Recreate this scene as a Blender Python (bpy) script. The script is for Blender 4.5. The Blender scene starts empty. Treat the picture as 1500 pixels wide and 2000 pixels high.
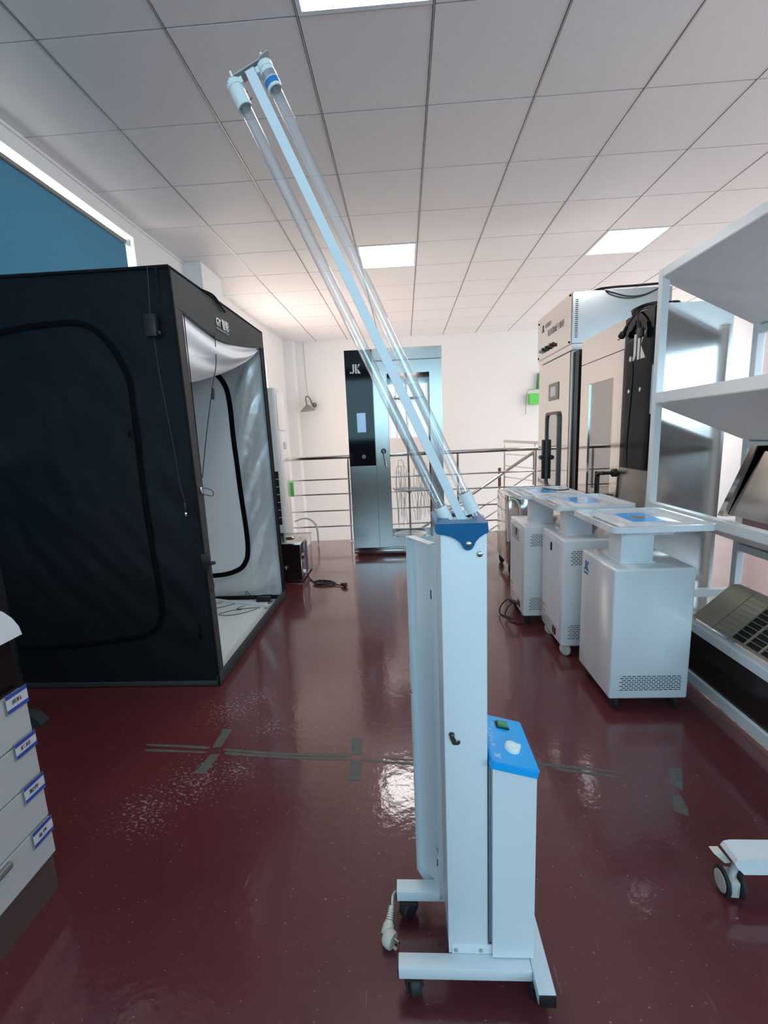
import bpy, bmesh, math, random
from mathutils import Vector, Matrix, noise
random.seed(7)
S = bpy.context.scene
C = S.collection
PI = math.pi
# ------------------------------------------------------------------ camera
CAMH = 1.30
F = 863.92
yaw, pitch, roll = -0.05156, -0.16912, -0.04212
fw = Vector((math.sin(yaw)*math.cos(pitch), math.cos(yaw)*math.cos(pitch), math.sin(pitch)))
r0 = Vector((math.cos(yaw), -math.sin(yaw), 0)); u0 = r0.cross(fw)
rt = r0*math.cos(roll)+u0*math.sin(roll); up = -r0*math.sin(roll)+u0*math.cos(roll)
cam = bpy.data.objects.new('camera', bpy.data.cameras.new('camera')); C.objects.link(cam)
cam.matrix_world = Matrix(((rt.x, up.x, -fw.x, 0), (rt.y, up.y, -fw.y, 0), (rt.z, up.z, -fw.z, CAMH), (0, 0, 0, 1)))
cam.data.sensor_fit = 'VERTICAL'; cam.data.sensor_height = 36; cam.data.lens = 36*F/2000
cam.data.clip_start = 0.02; cam.data.clip_end = 200
S.camera = cam
# ------------------------------------------------------------------ world, lights, exposure
w = bpy.data.worlds.new('sky'); S.world = w; w.use_nodes = True
bg = w.node_tree.nodes['Background']; bg.inputs[0].default_value = (0.80, 0.90, 1.0, 1); bg.inputs[1].default_value = 1.0
S.view_settings.view_transform = 'Standard'; S.view_settings.look = 'None'
S.view_settings.gamma = 1; S.view_settings.use_curve_mapping = False; S.view_settings.exposure = 0.15
def area(name, loc, rot, sx, sy, power, col, spread=None):
    l = bpy.data.lights.new(name, 'AREA'); l.shape = 'RECTANGLE'; l.size = sx; l.size_y = sy
    l.energy = power; l.color = col
    if spread: l.spread = spread
    o = bpy.data.objects.new(name, l); C.objects.link(o); o.location = loc; o.rotation_euler = rot
    return o
# daylight coming in through the windows (each lamp but the stairwell one fills a window opening)
area('daylight_rear_left', (0.5, -3.13, 2.05), (PI/2, 0, 0), 4.4, 1.7, 76, (0.36, 0.78, 1.0))
area('daylight_rear_right', (4.75, -3.13, 2.0), (PI/2, 0, 0), 2.2, 1.3, 105, (0.60, 0.84, 1.0))
area('daylight_left_near', (-2.62, 1.95, 1.95), (0, -PI/2, 0), 2.2, 3.9, 160, (1.0, 0.93, 0.80))
area('daylight_left_far', (-2.36, 6.65, 1.62), (0, -PI/2, 0), 1.40, 1.45, 60, (1.0, 0.82, 0.66))
area('daylight_right', (6.88, 5.6, 1.9), (0, PI/2, 0), 1.9, 4.6, 190, (1.0, 0.97, 0.93))
area('stairwell_fill', (5.5, 7.2, -1.6), (0, PI/2, 0), 1.6, 2.0, 60, (1.0, 0.96, 0.93))  # added fill lamp for the back wall, no window opening here

# ------------------------------------------------------------------ materials
MATS = {}
def mat(name, col, rough=0.5, metal=0.0, spec=0.5, trans=0, emit=None, es=0, bump=None, coat=0, noise_col=None, aniso=0):
    if name in MATS: return MATS[name]
    m = bpy.data.materials.new(name); m.use_nodes = True; MATS[name] = m
    nt = m.node_tree; b = nt.nodes['Principled BSDF']
    b.inputs['Base Color'].default_value = (*col, 1); b.inputs['Roughness'].default_value = rough
    b.inputs['Metallic'].default_value = metal; b.inputs['Specular IOR Level'].default_value = spec
    b.inputs['Transmission Weight'].default_value = trans; b.inputs['Coat Weight'].default_value = coat
    if aniso: b.inputs['Anisotropic'].default_value = aniso
    if emit: b.inputs['Emission Color'].default_value = (*emit, 1); b.inputs['Emission Strength'].default_value = es
    tc = nt.nodes.new('ShaderNodeTexCoord')
    n = nt.nodes.new('ShaderNodeTexNoise'); n.inputs['Detail'].default_value = 4
    sc, st, stretch = bump if bump else (60, 0.02, (1, 1, 1))
    mp = nt.nodes.new('ShaderNodeMapping'); mp.inputs['Scale'].default_value = stretch
    nt.links.new(tc.outputs['Object'], mp.inputs[0]); nt.links.new(mp.outputs[0], n.inputs['Vector'])
    n.inputs['Scale'].default_value = sc
    bp = nt.nodes.new('ShaderNodeBump'); bp.inputs['Strength'].default_value = st; bp.inputs['Distance'].default_value = 0.002
    nt.links.new(n.outputs['Fac'], bp.inputs['Height']); nt.links.new(bp.outputs[0], b.inputs['Normal'])
    if noise_col:
        rp = nt.nodes.new('ShaderNodeValToRGB'); rp.color_ramp.elements[0].position = 0.35; rp.color_ramp.elements[1].position = 0.65
        rp.color_ramp.elements[0].color = (*col, 1); rp.color_ramp.elements[1].color = (*noise_col, 1)
        nt.links.new(n.outputs['Fac'], rp.inputs[0]); nt.links.new(rp.outputs[0], b.inputs['Base Color'])
    return m
def glassmat(name, tint=(0.97, 0.99, 1.0), refl=0.09, edge=0.5, rough=0.0, haze=0):
    if name in MATS: return MATS[name]
    m = bpy.data.materials.new(name); m.use_nodes = True; MATS[name] = m
    nt = m.node_tree; nt.nodes.clear()
    out = nt.nodes.new('ShaderNodeOutputMaterial'); mx = nt.nodes.new('ShaderNodeMixShader')
    t = nt.nodes.new('ShaderNodeBsdfTransparent'); t.inputs[0].default_value = (*tint, 1)
    g = nt.nodes.new('ShaderNodeBsdfGlossy'); g.inputs['Roughness'].default_value = rough
    lw = nt.nodes.new('ShaderNodeLayerWeight'); lw.inputs[0].default_value = 0.5
    pw = nt.nodes.new('ShaderNodeMath'); pw.operation = 'POWER'; pw.inputs[1].default_value = 4.0
    mr = nt.nodes.new('ShaderNodeMapRange'); mr.inputs[3].default_value = refl; mr.inputs[4].default_value = edge
    nt.links.new(lw.outputs['Facing'], pw.inputs[0])
    nt.links.new(pw.outputs[0], mr.inputs[0]); nt.links.new(mr.outputs[0], mx.inputs[0])
    src = t.outputs[0]
    if haze:
        df = nt.nodes.new('ShaderNodeBsdfDiffuse'); df.inputs[0].default_value = (.9, .95, 1, 1); hz = nt.nodes.new('ShaderNodeMixShader'); hz.inputs[0].default_value = haze
        nt.links.new(t.outputs[0], hz.inputs[1]); nt.links.new(df.outputs[0], hz.inputs[2]); src = hz.outputs[0]
    nt.links.new(src, mx.inputs[1]); nt.links.new(g.outputs[0], mx.inputs[2]); nt.links.new(mx.outputs[0], out.inputs[0])
    return m
white_metal = mat('white_powder_coat', (0.78, 0.81, 0.84), 0.33, bump=(400, 0.04, (1, 1, 1)))
white_gloss = mat('white_gloss_plastic', (0.80, 0.81, 0.83), 0.16, coat=0.3)
white_plastic = mat('white_plastic', (0.82, 0.84, 0.82), 0.4)
cream_plastic = mat('cream_plastic', (0.72, 0.70, 0.60), 0.45)
black_plastic = mat('black_plastic', (0.012, 0.012, 0.014), 0.4)
black_rubber = mat('black_rubber', (0.02, 0.02, 0.022), 0.6)
dark_hole = mat('dark_opening', (0.004, 0.004, 0.005), 0.8)
blue_dark = mat('blue_cap_plastic', (0.003, 0.115, 0.28), 0.32)
blue_bright = mat('blue_panel_plastic', (0.004, 0.40, 0.90), 0.35)
steel = mat('brushed_steel', (0.44, 0.42, 0.40), 0.20, 1.0, bump=(40, 0.10, (1, 1, 14)))
steel_side = mat('satin_steel', (0.46, 0.46, 0.45), 0.20, 1.0, bump=(14, 0.05, (1, 1, 10)))
steel_pol = mat('polished_steel', (0.62, 0.60, 0.57), 0.12, 1.0)
steel_pink = mat('mirror_steel', (0.74, 0.70, 0.66), 0.10, 1.0, bump=(4, 0.04, (1, 1, 2)))
chrome = mat('chrome', (0.75, 0.75, 0.76), 0.10, 1.0)
black_glass = mat('black_glass', (0.005, 0.006, 0.009), 0.06, spec=0.28)
wall_mat = mat('white_wall_paint', (0.80, 0.77, 0.76), 0.75, bump=(18, 0.05, (1, 1, 1)))
ceil_mat = mat('ceiling_tile_aluminium', (0.82, 0.785, 0.785), 0.55, bump=(90, 0.05, (1, 1, 1)))
ceil_bar = mat('ceiling_bar_metal', (0.45, 0.44, 0.42), 0.35, 0.6)
tent_black = mat('black_oxford_fabric', (0.005, 0.0075, 0.011), 0.64, spec=0.26, bump=(500, 0.25, (1, 1, 1)))
tent_edge = mat('black_webbing', (0.008, 0.008, 0.009), 0.8, spec=0.2)
tent_head = mat('charcoal_fabric', (0.040, 0.042, 0.044), 0.7, bump=(500, 0.2, (1, 1, 1)))
tent_jamb = mat('taupe_fabric', (0.055, 0.050, 0.048), 0.7, bump=(500, 0.2, (1, 1, 1)))
silver_fab = mat('silver_lining', (0.80, 0.81, 0.82), 0.32, 0.35, bump=(160, 0.35, (1, 1, 1)))
white_fab = mat('white_backdrop_fabric', (0.86, 0.86, 0.87), 0.6, bump=(300, 0.1, (1, 1, 1)))
mat_white = mat('white_floor_board', (0.78, 0.84, 0.81), 0.45)
zip_mat = mat('black_zip_tape', (0.003, 0.003, 0.0035), 0.8, spec=0.1)
cable_black = mat('black_cable', (0.010, 0.010, 0.012), 0.45)
grey_sheet = mat('grey_sheet_metal', (0.80, 0.80, 0.81), 0.42, 0.0)
rack_white = mat('white_frame_paint', (0.80, 0.84, 0.86), 0.28)
beige = mat('aged_beige_plastic', (0.30, 0.27, 0.20), 0.45)
drawer_grey = mat('drawer_laminate', (0.50, 0.485, 0.475), 0.4)
plinth_mat = mat('plinth_brown', (0.085, 0.055, 0.050), 0.35)
black_gloss = mat('black_gloss_laminate', (0.006, 0.004, 0.004), 0.12)
label_blue = mat('label_blue', (0.03, 0.07, 0.36), 0.5)
label_white = mat('label_paper', (0.62, 0.58, 0.58), 0.7)
ink = mat('grey_ink', (0.05, 0.04, 0.04), 0.7)
acrylic = glassmat('clear_acrylic', (0.95, 0.97, 0.97), 0.06, 0.35)
pane_glass = glassmat('window_glass', (1, 1, 1), 0.035, 0.2)
tube_glass = glassmat('quartz_glass', (1, 1, 1), 0.09, 0.9, 0.03, 0.05)
lamp_white = mat('panel_diffuser', (0.9, 0.9, 0.9), 0.4, emit=(1, 0.98, 0.97), es=14)
ac_white = mat('appliance_white', (0.74, 0.76, 0.76), 0.35)
green_pl = mat('green_plastic', (0.12, 0.62, 0.10), 0.4)
yellow_st = mat('yellow_sticker', (0.62, 0.40, 0.04), 0.5)
red_sw = mat('red_switch', (0.35, 0.02, 0.02), 0.3)
logo_blue = mat('logo_blue', (0.02, 0.16, 0.36), 0.4)
logo_white = mat('logo_white', (0.85, 0.86, 0.87), 0.4)
brown_wood = mat('brown_wood', (0.12, 0.035, 0.02), 0.5)
tape_mat = mat('grey_cloth_tape', (0.085, 0.088, 0.080), 0.55, bump=(35, 0.3, (1, 1, 1)), noise_col=(0.12, 0.115, 0.105))
pale_screen = mat('display_glass', (0.30, 0.48, 0.70), 0.12, emit=(0.35, 0.6, 0.9), es=0.25)
screw_mat = mat('screw_nickel', (0.55, 0.54, 0.50), 0.25, 1.0)
latch_mat = mat('latch_bronze', (0.085, 0.072, 0.060), 0.35, 0.7)
red_wire = mat('red_wire', (0.35, 0.03, 0.03), 0.5)
tube_white = mat('silicone_tube', (0.88, 0.88, 0.86), 0.35)

def floor_material():
    m = bpy.data.materials.new('red_epoxy_floor'); m.use_nodes = True; nt = m.node_tree; N = nt.nodes; L = nt.links
    b = N['Principled BSDF']; tc = N.new('ShaderNodeTexCoord')
    big = N.new('ShaderNodeTexNoise'); big.inputs['Scale'].default_value = 1.3; big.inputs['Detail'].default_value = 6
    L.new(tc.outputs['Object'], big.inputs['Vector'])
    rp = N.new('ShaderNodeValToRGB'); rp.color_ramp.elements[0].position = 0.3; rp.color_ramp.elements[1].position = 0.7
    rp.color_ramp.elements[0].color = (0.098, 0.020, 0.024, 1); rp.color_ramp.elements[1].color = (0.135, 0.028, 0.031, 1)
    L.new(big.outputs['Fac'], rp.inputs[0])
    # worn flecks: dense scatter inside a few worn patches, sparse elsewhere
    sp = N.new('ShaderNodeTexNoise'); sp.inputs['Scale'].default_value = 75; sp.inputs['Detail'].default_value = 3
    mp = N.new('ShaderNodeMapping'); mp.inputs['Scale'].default_value = (1, 1.5, 1); mp.inputs['Rotation'].default_value = (0, 0, 0.5)
    L.new(tc.outputs['Object'], mp.inputs[0]); L.new(mp.outputs[0], sp.inputs['Vector'])
    total = None
    for (x, y, r) in ((-0.90, 1.96, 0.24), (-0.86, 1.50, 0.22), (-0.98, 1.36, 0.20), (-0.72, 1.55, 0.15), (-0.80, 2.05, 0.15), (-0.66, 1.82, 0.12)):
        vm = N.new('ShaderNodeVectorMath'); vm.operation = 'DISTANCE'; vm.inputs[1].default_value = (x, y, 0)
        L.new(tc.outputs['Object'], vm.inputs[0])
        mr = N.new('ShaderNodeMapRange'); mr.inputs[1].default_value = r; mr.inputs[2].default_value = 0; mr.inputs[3].default_value = 0; mr.inputs[4].default_value = 0.175
        L.new(vm.outputs['Value'], mr.inputs[0])
        if total is None: total = mr.outputs[0]
        else:
            a = N.new('ShaderNodeMath'); a.operation = 'MAXIMUM'; L.new(total, a.inputs[0]); L.new(mr.outputs[0], a.inputs[1]); total = a.outputs[0]
    ad = N.new('ShaderNodeMath'); ad.operation = 'ADD'; L.new(sp.outputs['Fac'], ad.inputs[0]); L.new(total, ad.inputs[1])
    th = N.new('ShaderNodeMapRange'); th.inputs[1].default_value = 0.69; th.inputs[2].default_value = 0.735
    L.new(ad.outputs[0], th.inputs[0])
    # long thin scratches
    scn = N.new('ShaderNodeTexNoise'); scn.inputs['Scale'].default_value = 7; scn.inputs['Detail'].default_value = 5
    mp2 = N.new('ShaderNodeMapping'); mp2.inputs['Scale'].default_value = (9, 0.8, 1); mp2.inputs['Rotation'].default_value = (0, 0, -0.6)
    L.new(tc.outputs['Object'], mp2.inputs[0]); L.new(mp2.outputs[0], scn.inputs['Vector'])
    th2 = N.new('ShaderNodeMapRange'); th2.inputs[1].default_value = 0.70; th2.inputs[2].default_value = 0.76; th2.inputs[4].default_value = 0.35
    L.new(scn.outputs['Fac'], th2.inputs[0])
    mx2 = N.new('ShaderNodeMath'); mx2.operation = 'MAXIMUM'
    sc = N.new('ShaderNodeMath'); sc.operation = 'MULTIPLY'; sc.inputs[1].default_value = 0.75; L.new(th.outputs[0], sc.inputs[0])
    L.new(sc.outputs[0], mx2.inputs[0]); L.new(th2.outputs[0], mx2.inputs[1])
    mix = N.new('ShaderNodeMix'); mix.data_type = 'RGBA'; mix.inputs['B'].default_value = (0.32, 0.26, 0.23, 1)
    L.new(mx2.outputs[0], mix.inputs['Factor']); L.new(rp.outputs[0], mix.inputs['A']); L.new(mix.outputs['Result'], b.inputs['Base Color'])
    rr = N.new('ShaderNodeMapRange'); rr.inputs[1].default_value = 0.3; rr.inputs[2].default_value = 0.7; rr.inputs[3].default_value = 0.30; rr.inputs[4].default_value = 0.45
    L.new(big.outputs['Fac'], rr.inputs[0]); L.new(rr.outputs[0], b.inputs['Roughness'])
    bn = N.new('ShaderNodeTexNoise'); bn.inputs['Scale'].default_value = 34; bn.inputs['Detail'].default_value = 5
    L.new(tc.outputs['Object'], bn.inputs['Vector'])
    bp = N.new('ShaderNodeBump'); bp.inputs['Strength'].default_value = 0.20; bp.inputs['Distance'].default_value = 0.004
    L.new(bn.outputs['Fac'], bp.inputs['Height']); L.new(bp.outputs[0], b.inputs['Normal'])
    b.inputs['Specular IOR Level'].default_value = 0.30; b.inputs['Coat Weight'].default_value = 1.0; b.inputs['Coat Roughness'].default_value = 0.05
    L.new(bp.outputs[0], b.inputs['Coat Normal'])
    return m
def blind_material():
    m = bpy.data.materials.new('blue_blind_fabric'); m.use_nodes = True; nt = m.node_tree; N = nt.nodes; L = nt.links
    b = N['Principled BSDF']; b.inputs['Base Color'].default_value = (0.08, 0.21, 0.31, 1); b.inputs['Roughness'].default_value = 0.75
    tr = N.new('ShaderNodeBsdfTranslucent'); tr.inputs[0].default_value = (0.13, 0.34, 0.47, 1)
    mx = N.new('ShaderNodeMixShader'); mx.inputs[0].default_value = 0.30
    L.new(b.outputs[0], mx.inputs[1]); L.new(tr.outputs[0], mx.inputs[2]); L.new(mx.outputs[0], N['Material Output'].inputs[0])
    return m
def screen_material():
    m = bpy.data.materials.new('touch_screen_reflection'); m.use_nodes = True; nt = m.node_tree; N = nt.nodes; L = nt.links
    b = N['Principled BSDF']; tc = N.new('ShaderNodeTexCoord')
    vm = N.new('ShaderNodeVectorMath'); vm.operation = 'DISTANCE'; vm.inputs[1].default_value = (0.5, 0.45, 1.0)
    L.new(tc.outputs['Generated'], vm.inputs[0])
    n = N.new('ShaderNodeTexNoise'); n.inputs['Scale'].default_value = 30; L.new(tc.outputs['Object'], n.inputs['Vector'])
    a = N.new('ShaderNodeMath'); a.operation = 'MULTIPLY_ADD'; a.inputs[1].default_value = 0.25; L.new(n.outputs['Fac'], a.inputs[0]); L.new(vm.outputs['Value'], a.inputs[2])
    rp = N.new('ShaderNodeValToRGB'); rp.color_ramp.elements[0].position = 0.28; rp.color_ramp.elements[0].color = (0.22, 0.20, 0.16, 1)  # brown and blue reflections of the switched-off screen are painted into its colour
    rp.color_ramp.elements[1].position = 0.36; rp.color_ramp.elements[1].color = (0.07, 0.30, 0.62, 1)
    L.new(a.outputs[0], rp.inputs[0]); L.new(rp.outputs[0], b.inputs['Base Color'])
    L.new(rp.outputs[0], b.inputs['Emission Color']); b.inputs['Emission Strength'].default_value = 0.3  # added glow brightens the painted reflection
    b.inputs['Roughness'].default_value = 0.12
    return m
floor_mat = floor_material(); blind_mat = blind_material(); screen_mat = screen_material()

# ------------------------------------------------------------------ object helpers
def inv_of(parent):
    p = parent
    while p and p.parent: p = p.parent
    if p is None: return Matrix.Identity(4)
    return (Matrix.Translation(p.location) @ p.rotation_euler.to_matrix().to_4x4()).inverted()
class M:
    def __init__(s): s.bm = bmesh.new()
    def _add(s, b2):
        me = bpy.data.meshes.new('t'); b2.to_mesh(me); b2.free(); s.bm.from_mesh(me); bpy.data.meshes.remove(me); return s
    def box(s, x0, x1, y0, y1, z0, z1, bev=0, seg=2, mtx=None):
        b = bmesh.new(); bmesh.ops.create_cube(b, size=1)
        for v in b.verts: v.co = Vector(((x0+x1)/2+v.co.x*(x1-x0), (y0+y1)/2+v.co.y*(y1-y0), (z0+z1)/2+v.co.z*(z1-z0)))
        if bev: bmesh.ops.bevel(b, geom=b.edges[:], offset=bev, segments=seg, affect='EDGES', profile=0.5)
        if mtx: bmesh.ops.transform(b, matrix=mtx, verts=b.verts)
        return s._add(b)
    def rbox(s, x0, x1, y0, y1, z0, z1, r, seg=5):   # box with rounded vertical edges
        pts = rrect(x0, x1, y0, y1, r, seg)
        return s.prism(pts, lambda u, v, w_: (u, v, z0+(z1-z0)*w_))
    def prism(s, pts, fn):
        b = bmesh.new(); a = [b.verts.new(fn(u, v, 0)) for u, v in pts]; c = [b.verts.new(fn(u, v, 1)) for u, v in pts]
        n = len(pts)
        b.faces.new(a[::-1]); b.faces.new(c)
        for i in range(n): b.faces.new((a[i], a[(i+1) % n], c[(i+1) % n], c[i]))
        bmesh.ops.recalc_face_normals(b, faces=b.faces[:])
        return s._add(b)
    def ring(s, outer, inner, fn):
        b = bmesh.new(); n = len(outer)
        V = [[b.verts.new(fn(u, v, k)) for u, v in P] for P in (outer, inner) for k in (0, 1)]
        o0, o1, i0, i1 = V
        for i in range(n):
            j = (i+1) % n
            b.faces.new((o0[i], o0[j], o1[j], o1[i])); b.faces.new((i0[i], i1[i], i1[j], i0[j]))
            b.faces.new((o1[i], o1[j], i1[j], i1[i])); b.faces.new((o0[i], i0[i], i0[j], o0[j]))
        bmesh.ops.recalc_face_normals(b, faces=b.faces[:])
        return s._add(b)
    def cyl(s, p0, p1, r, r2=None, seg=20, cap=True):
        p0 = Vector(p0); p1 = Vector(p1); r2 = r if r2 is None else r2
        d = p1-p0; q = d.to_track_quat('Z', 'Y').to_matrix()
        b = bmesh.new(); A = []; B = []
        for i in range(seg):
            a = 2*PI*i/seg; e = Vector((math.cos(a), math.sin(a), 0))
            A.append(b.verts.new(p0+q@(e*r))); B.append(b.verts.new(p1+q@(e*r2)))
        for i in range(seg):
            j = (i+1) % seg; b.faces.new((A[i], A[j], B[j], B[i]))
        if cap: b.faces.new(A[::-1]); b.faces.new(B)
        return s._add(b)
    def pipe(s, p0, p1, ro, ri, seg=24):
        p0 = Vector(p0); p1 = Vector(p1); q = (p1-p0).to_track_quat('Z', 'Y').to_matrix()
        ou = [(ro*math.cos(2*PI*i/seg), ro*math.sin(2*PI*i/seg)) for i in range(seg)]
        inn = [(u*ri/ro, v*ri/ro) for u, v in ou]
        return s.ring(ou, inn, lambda u, v, k: (p0 if k == 0 else p1)+q@Vector((u, v, 0)))
    def tube(s, pts, r, seg=8, close=False, flat=None, smooth=True):
        pts = [Vector(p) for p in pts]
        if smooth and len(pts) > 2:
            P = pts; out = []; n = len(P)
            rng = range(n if close else n-1)
            for i in rng:
                p0 = P[(i-1) % n] if (close or i > 0) else P[0]; p1 = P[i]; p2 = P[(i+1) % n]; p3 = P[(i+2) % n] if (close or i+2 < n) else P[-1]
                for k in range(6):
                    t = k/6
                    out.append(0.5*((2*p1)+(p2-p0)*t+(2*p0-5*p1+4*p2-p3)*t*t+(3*p1-p0-3*p2+p3)*t*t*t))
            if not close: out.append(P[-1])
            pts = out
        n = len(pts); b = bmesh.new(); rings = []; prev = None
        for i, p in enumerate(pts):
            if close: d = pts[(i+1) % n]-pts[i-1]
            else: d = pts[min(i+1, n-1)]-pts[max(i-1, 0)]
            d.normalize()
            if prev is None: nx = d.orthogonal().normalized()
            else:
                nx = prev-d*prev.dot(d)
                nx = nx.normalized() if nx.length > 1e-6 else d.orthogonal().normalized()
            if flat is not None:
                nx = Vector(flat); nx = (nx-d*nx.dot(d)).normalized()
            prev = nx; ny = d.cross(nx)
            rx, ry = (r, r) if not isinstance(r, tuple) else r
            rings.append([b.verts.new(p+nx*math.cos(2*PI*k/seg)*rx+ny*math.sin(2*PI*k/seg)*ry) for k in range(seg)])
        m_ = n if close else n-1
        for i in range(m_):
            A, B = rings[i], rings[(i+1) % n]
            for k in range(seg): b.faces.new((A[k], A[(k+1) % seg], B[(k+1) % seg], B[k]))
        if not close: b.faces.new(rings[0][::-1]); b.faces.new(rings[-1])
        bmesh.ops.recalc_face_normals(b, faces=b.faces[:])
        return s._add(b)
    def sheet(s, fn, nu, nv, th):      # closed sheet: fn(u,v)->point, th = offset vector
        th = Vector(th); b = bmesh.new()
        A = [[b.verts.new(Vector(fn(i/nu, j/nv))) for j in range(nv+1)] for i in range(nu+1)]
        B = [[b.verts.new(Vector(fn(i/nu, j/nv))+th) for j in range(nv+1)] for i in range(nu+1)]
        for i in range(nu):
            for j in range(nv):
                b.faces.new((A[i][j], A[i+1][j], A[i+1][j+1], A[i][j+1])); b.faces.new((B[i][j], B[i][j+1], B[i+1][j+1], B[i+1][j]))
        for i in range(nu):
            b.faces.new((A[i][0], B[i][0], B[i+1][0], A[i+1][0])); b.faces.new((A[i][nv], A[i+1][nv], B[i+1][nv], B[i][nv]))
        for j in range(nv):
            b.faces.new((A[0][j], A[0][j+1], B[0][j+1], B[0][j])); b.faces.new((A[nu][j], B[nu][j], B[nu][j+1], A[nu][j+1]))
        bmesh.ops.recalc_face_normals(b, faces=b.faces[:])
        return s._add(b)
    def lathe(s, prof, origin, axis=(0, 0, 1), seg=28):
        o = Vector(origin); q = Vector(axis).to_track_quat('Z', 'Y').to_matrix(); b = bmesh.new()
        R = []
        for (r, h) in prof: R.append([b.verts.new(o+q@Vector((r*math.cos(2*PI*k/seg), r*math.sin(2*PI*k/seg), h))) for k in range(seg)])
        for i in range(len(prof)-1):
            for k in range(seg): b.faces.new((R[i][k], R[i][(k+1) % seg], R[i+1][(k+1) % seg], R[i+1][k]))
        b.faces.new(R[0][::-1]); b.faces.new(R[-1])
        bmesh.ops.recalc_face_normals(b, faces=b.faces[:])
        return s._add(b)
    def build(s, name, m, parent=None, local=False, label=None, smooth=True):
        if parent is not None and not local: bmesh.ops.transform(s.bm, matrix=inv_of(parent), verts=s.bm.verts)
        me = bpy.data.meshes.new(name); s.bm.to_mesh(me); s.bm.free()
        me.materials.append(m)
        if smooth:
            for p in me.polygons: p.use_smooth = True
            try: me.set_sharp_from_angle(angle=math.radians(35))
            except Exception: pass
        o = bpy.data.objects.new(name, me); C.objects.link(o)
        if parent is not None: o.parent = parent
        if label: o['label'] = label
        return o
def rrect(x0, x1, y0, y1, r, seg=5):
    P = []
    for cx, cy, a0 in ((x1-r, y1-r, 0), (x0+r, y1-r, 90), (x0+r, y0+r, 180), (x1-r, y0+r, 270)):
        for k in range(seg+1):
            a = math.radians(a0+90*k/seg); P.append((cx+r*math.cos(a), cy+r*math.sin(a)))
    return P
def tag(o, label, cat, group=None, kind=None):
    o['label'] = label; o['category'] = cat
    if group: o['group'] = group
    if kind: o['kind'] = kind
    return o
def thing(name, label, cat, loc, rz=0, group=None):
    o = bpy.data.objects.new(name, None); C.objects.link(o); o.location = loc; o.rotation_euler = (0, 0, rz)
    o.empty_display_size = 0.05
    return tag(o, label, cat, group)
def struct(o): o['kind'] = 'structure'; return o
FRAMES = {'-y': lambda o: (lambda u, v, w_: (o[0]+u, o[1]-w_, o[2]+v)),      # faces the camera side (-Y)
          '-x': lambda o: (lambda u, v, w_: (o[0]-w_, o[1]-u, o[2]+v)),      # faces -X, reads towards -Y
          '+x': lambda o: (lambda u, v, w_: (o[0]+w_, o[1]+u, o[2]+v))}      # faces +X, reads towards +Y
def text(name, s_, size, fr, org, m, parent, depth=0.0006, slant=0, local=False, bold=0.012):
    cu = bpy.data.curves.new('txt', 'FONT'); cu.body = s_; cu.size = size; cu.offset = size*bold; cu.resolution_u = 3
    t = bpy.data.objects.new('txt', cu); C.objects.link(t)
    dg = bpy.context.evaluated_depsgraph_get(); me = bpy.data.meshes.new_from_object(t.evaluated_get(dg))
    b = M(); b.bm.from_mesh(me); bpy.data.objects.remove(t); bpy.data.curves.remove(cu); bpy.data.meshes.remove(me)
    fn = fr if callable(fr) else FRAMES[fr](org)
    bmesh.ops.triangulate(b.bm, faces=b.bm.faces[:])
    r = bmesh.ops.extrude_face_region(b.bm, geom=b.bm.faces[:])
    for v in r['geom']:
        if isinstance(v, bmesh.types.BMVert): v.co.z = depth
    for v in b.bm.verts:
        v.co = Vector(fn(v.co.x+slant*v.co.y, v.co.y, v.co.z+0.0004))
    bmesh.ops.recalc_face_normals(b.bm, faces=b.bm.faces[:])
    return b.build(name, m, parent, local, smooth=False)
def jk_logo(h, fr, org, m, parent, local=False, name='logo'):
    fn = fr if callable(fr) else FRAMES[fr](org)
    f = lambda u, v, w_: fn(u*h, v*h, 0.0004+0.0008*w_)
    b = M()
    b.prism([(0.10+0.10*math.cos(a*PI/8), 0.11+0.11*math.sin(a*PI/8)) for a in range(16)], f)
    b.prism([(0.34, 1), (0.52, 1), (0.52, 0.22), (0.47, 0.08), (0.36, 0), (0.22, 0), (0.22, 0.14), (0.30, 0.15), (0.34, 0.22)], f)
    b.prism([(0.62, 1), (0.80, 1), (0.80, 0), (0.62, 0)], f)
    b.prism([(0.88, 0.56), (1.00, 1), (1.22, 1)], f)
    b.prism([(0.88, 0.52), (1.24, 0), (0.88, 0)], f)
    return b.build(name, m, parent, local, smooth=False)

# ================================================================== SETTING
CZ = 3.146; XL = -2.2; XR = 6.8; YB = 8.78; YR = -3.1
m = M(); m.prism([(XL-0.2, YR), (XR, YR), (XR, 6.25), (1.19, 5.83), (-0.2, 5.60), (XL-0.2, 5.50)], lambda u, v, w_: (u, v, -0.22+0.22*w_))
struct(m.build('floor', floor_mat, smooth=False))
m = M(); m.box(XL-0.2, XR, 5.4, YB+0.2, -3.1, -3.0); lf = struct(m.build('trim_6', mat('pale_floor_tile', (0.6, 0.58, 0.57), 0.4), smooth=False))
m = M(); m.prism([(XL, 5.44), (XL, 5.505), (-0.2, 5.605), (1.19, 5.835), (XR, 6.26), (XR, 5.6), (1.19, 5.5)], lambda u, v, w_: (u, v, -0.60+0.379*w_)); struct(m.build('trim_1', wall_mat, smooth=False))

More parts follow.
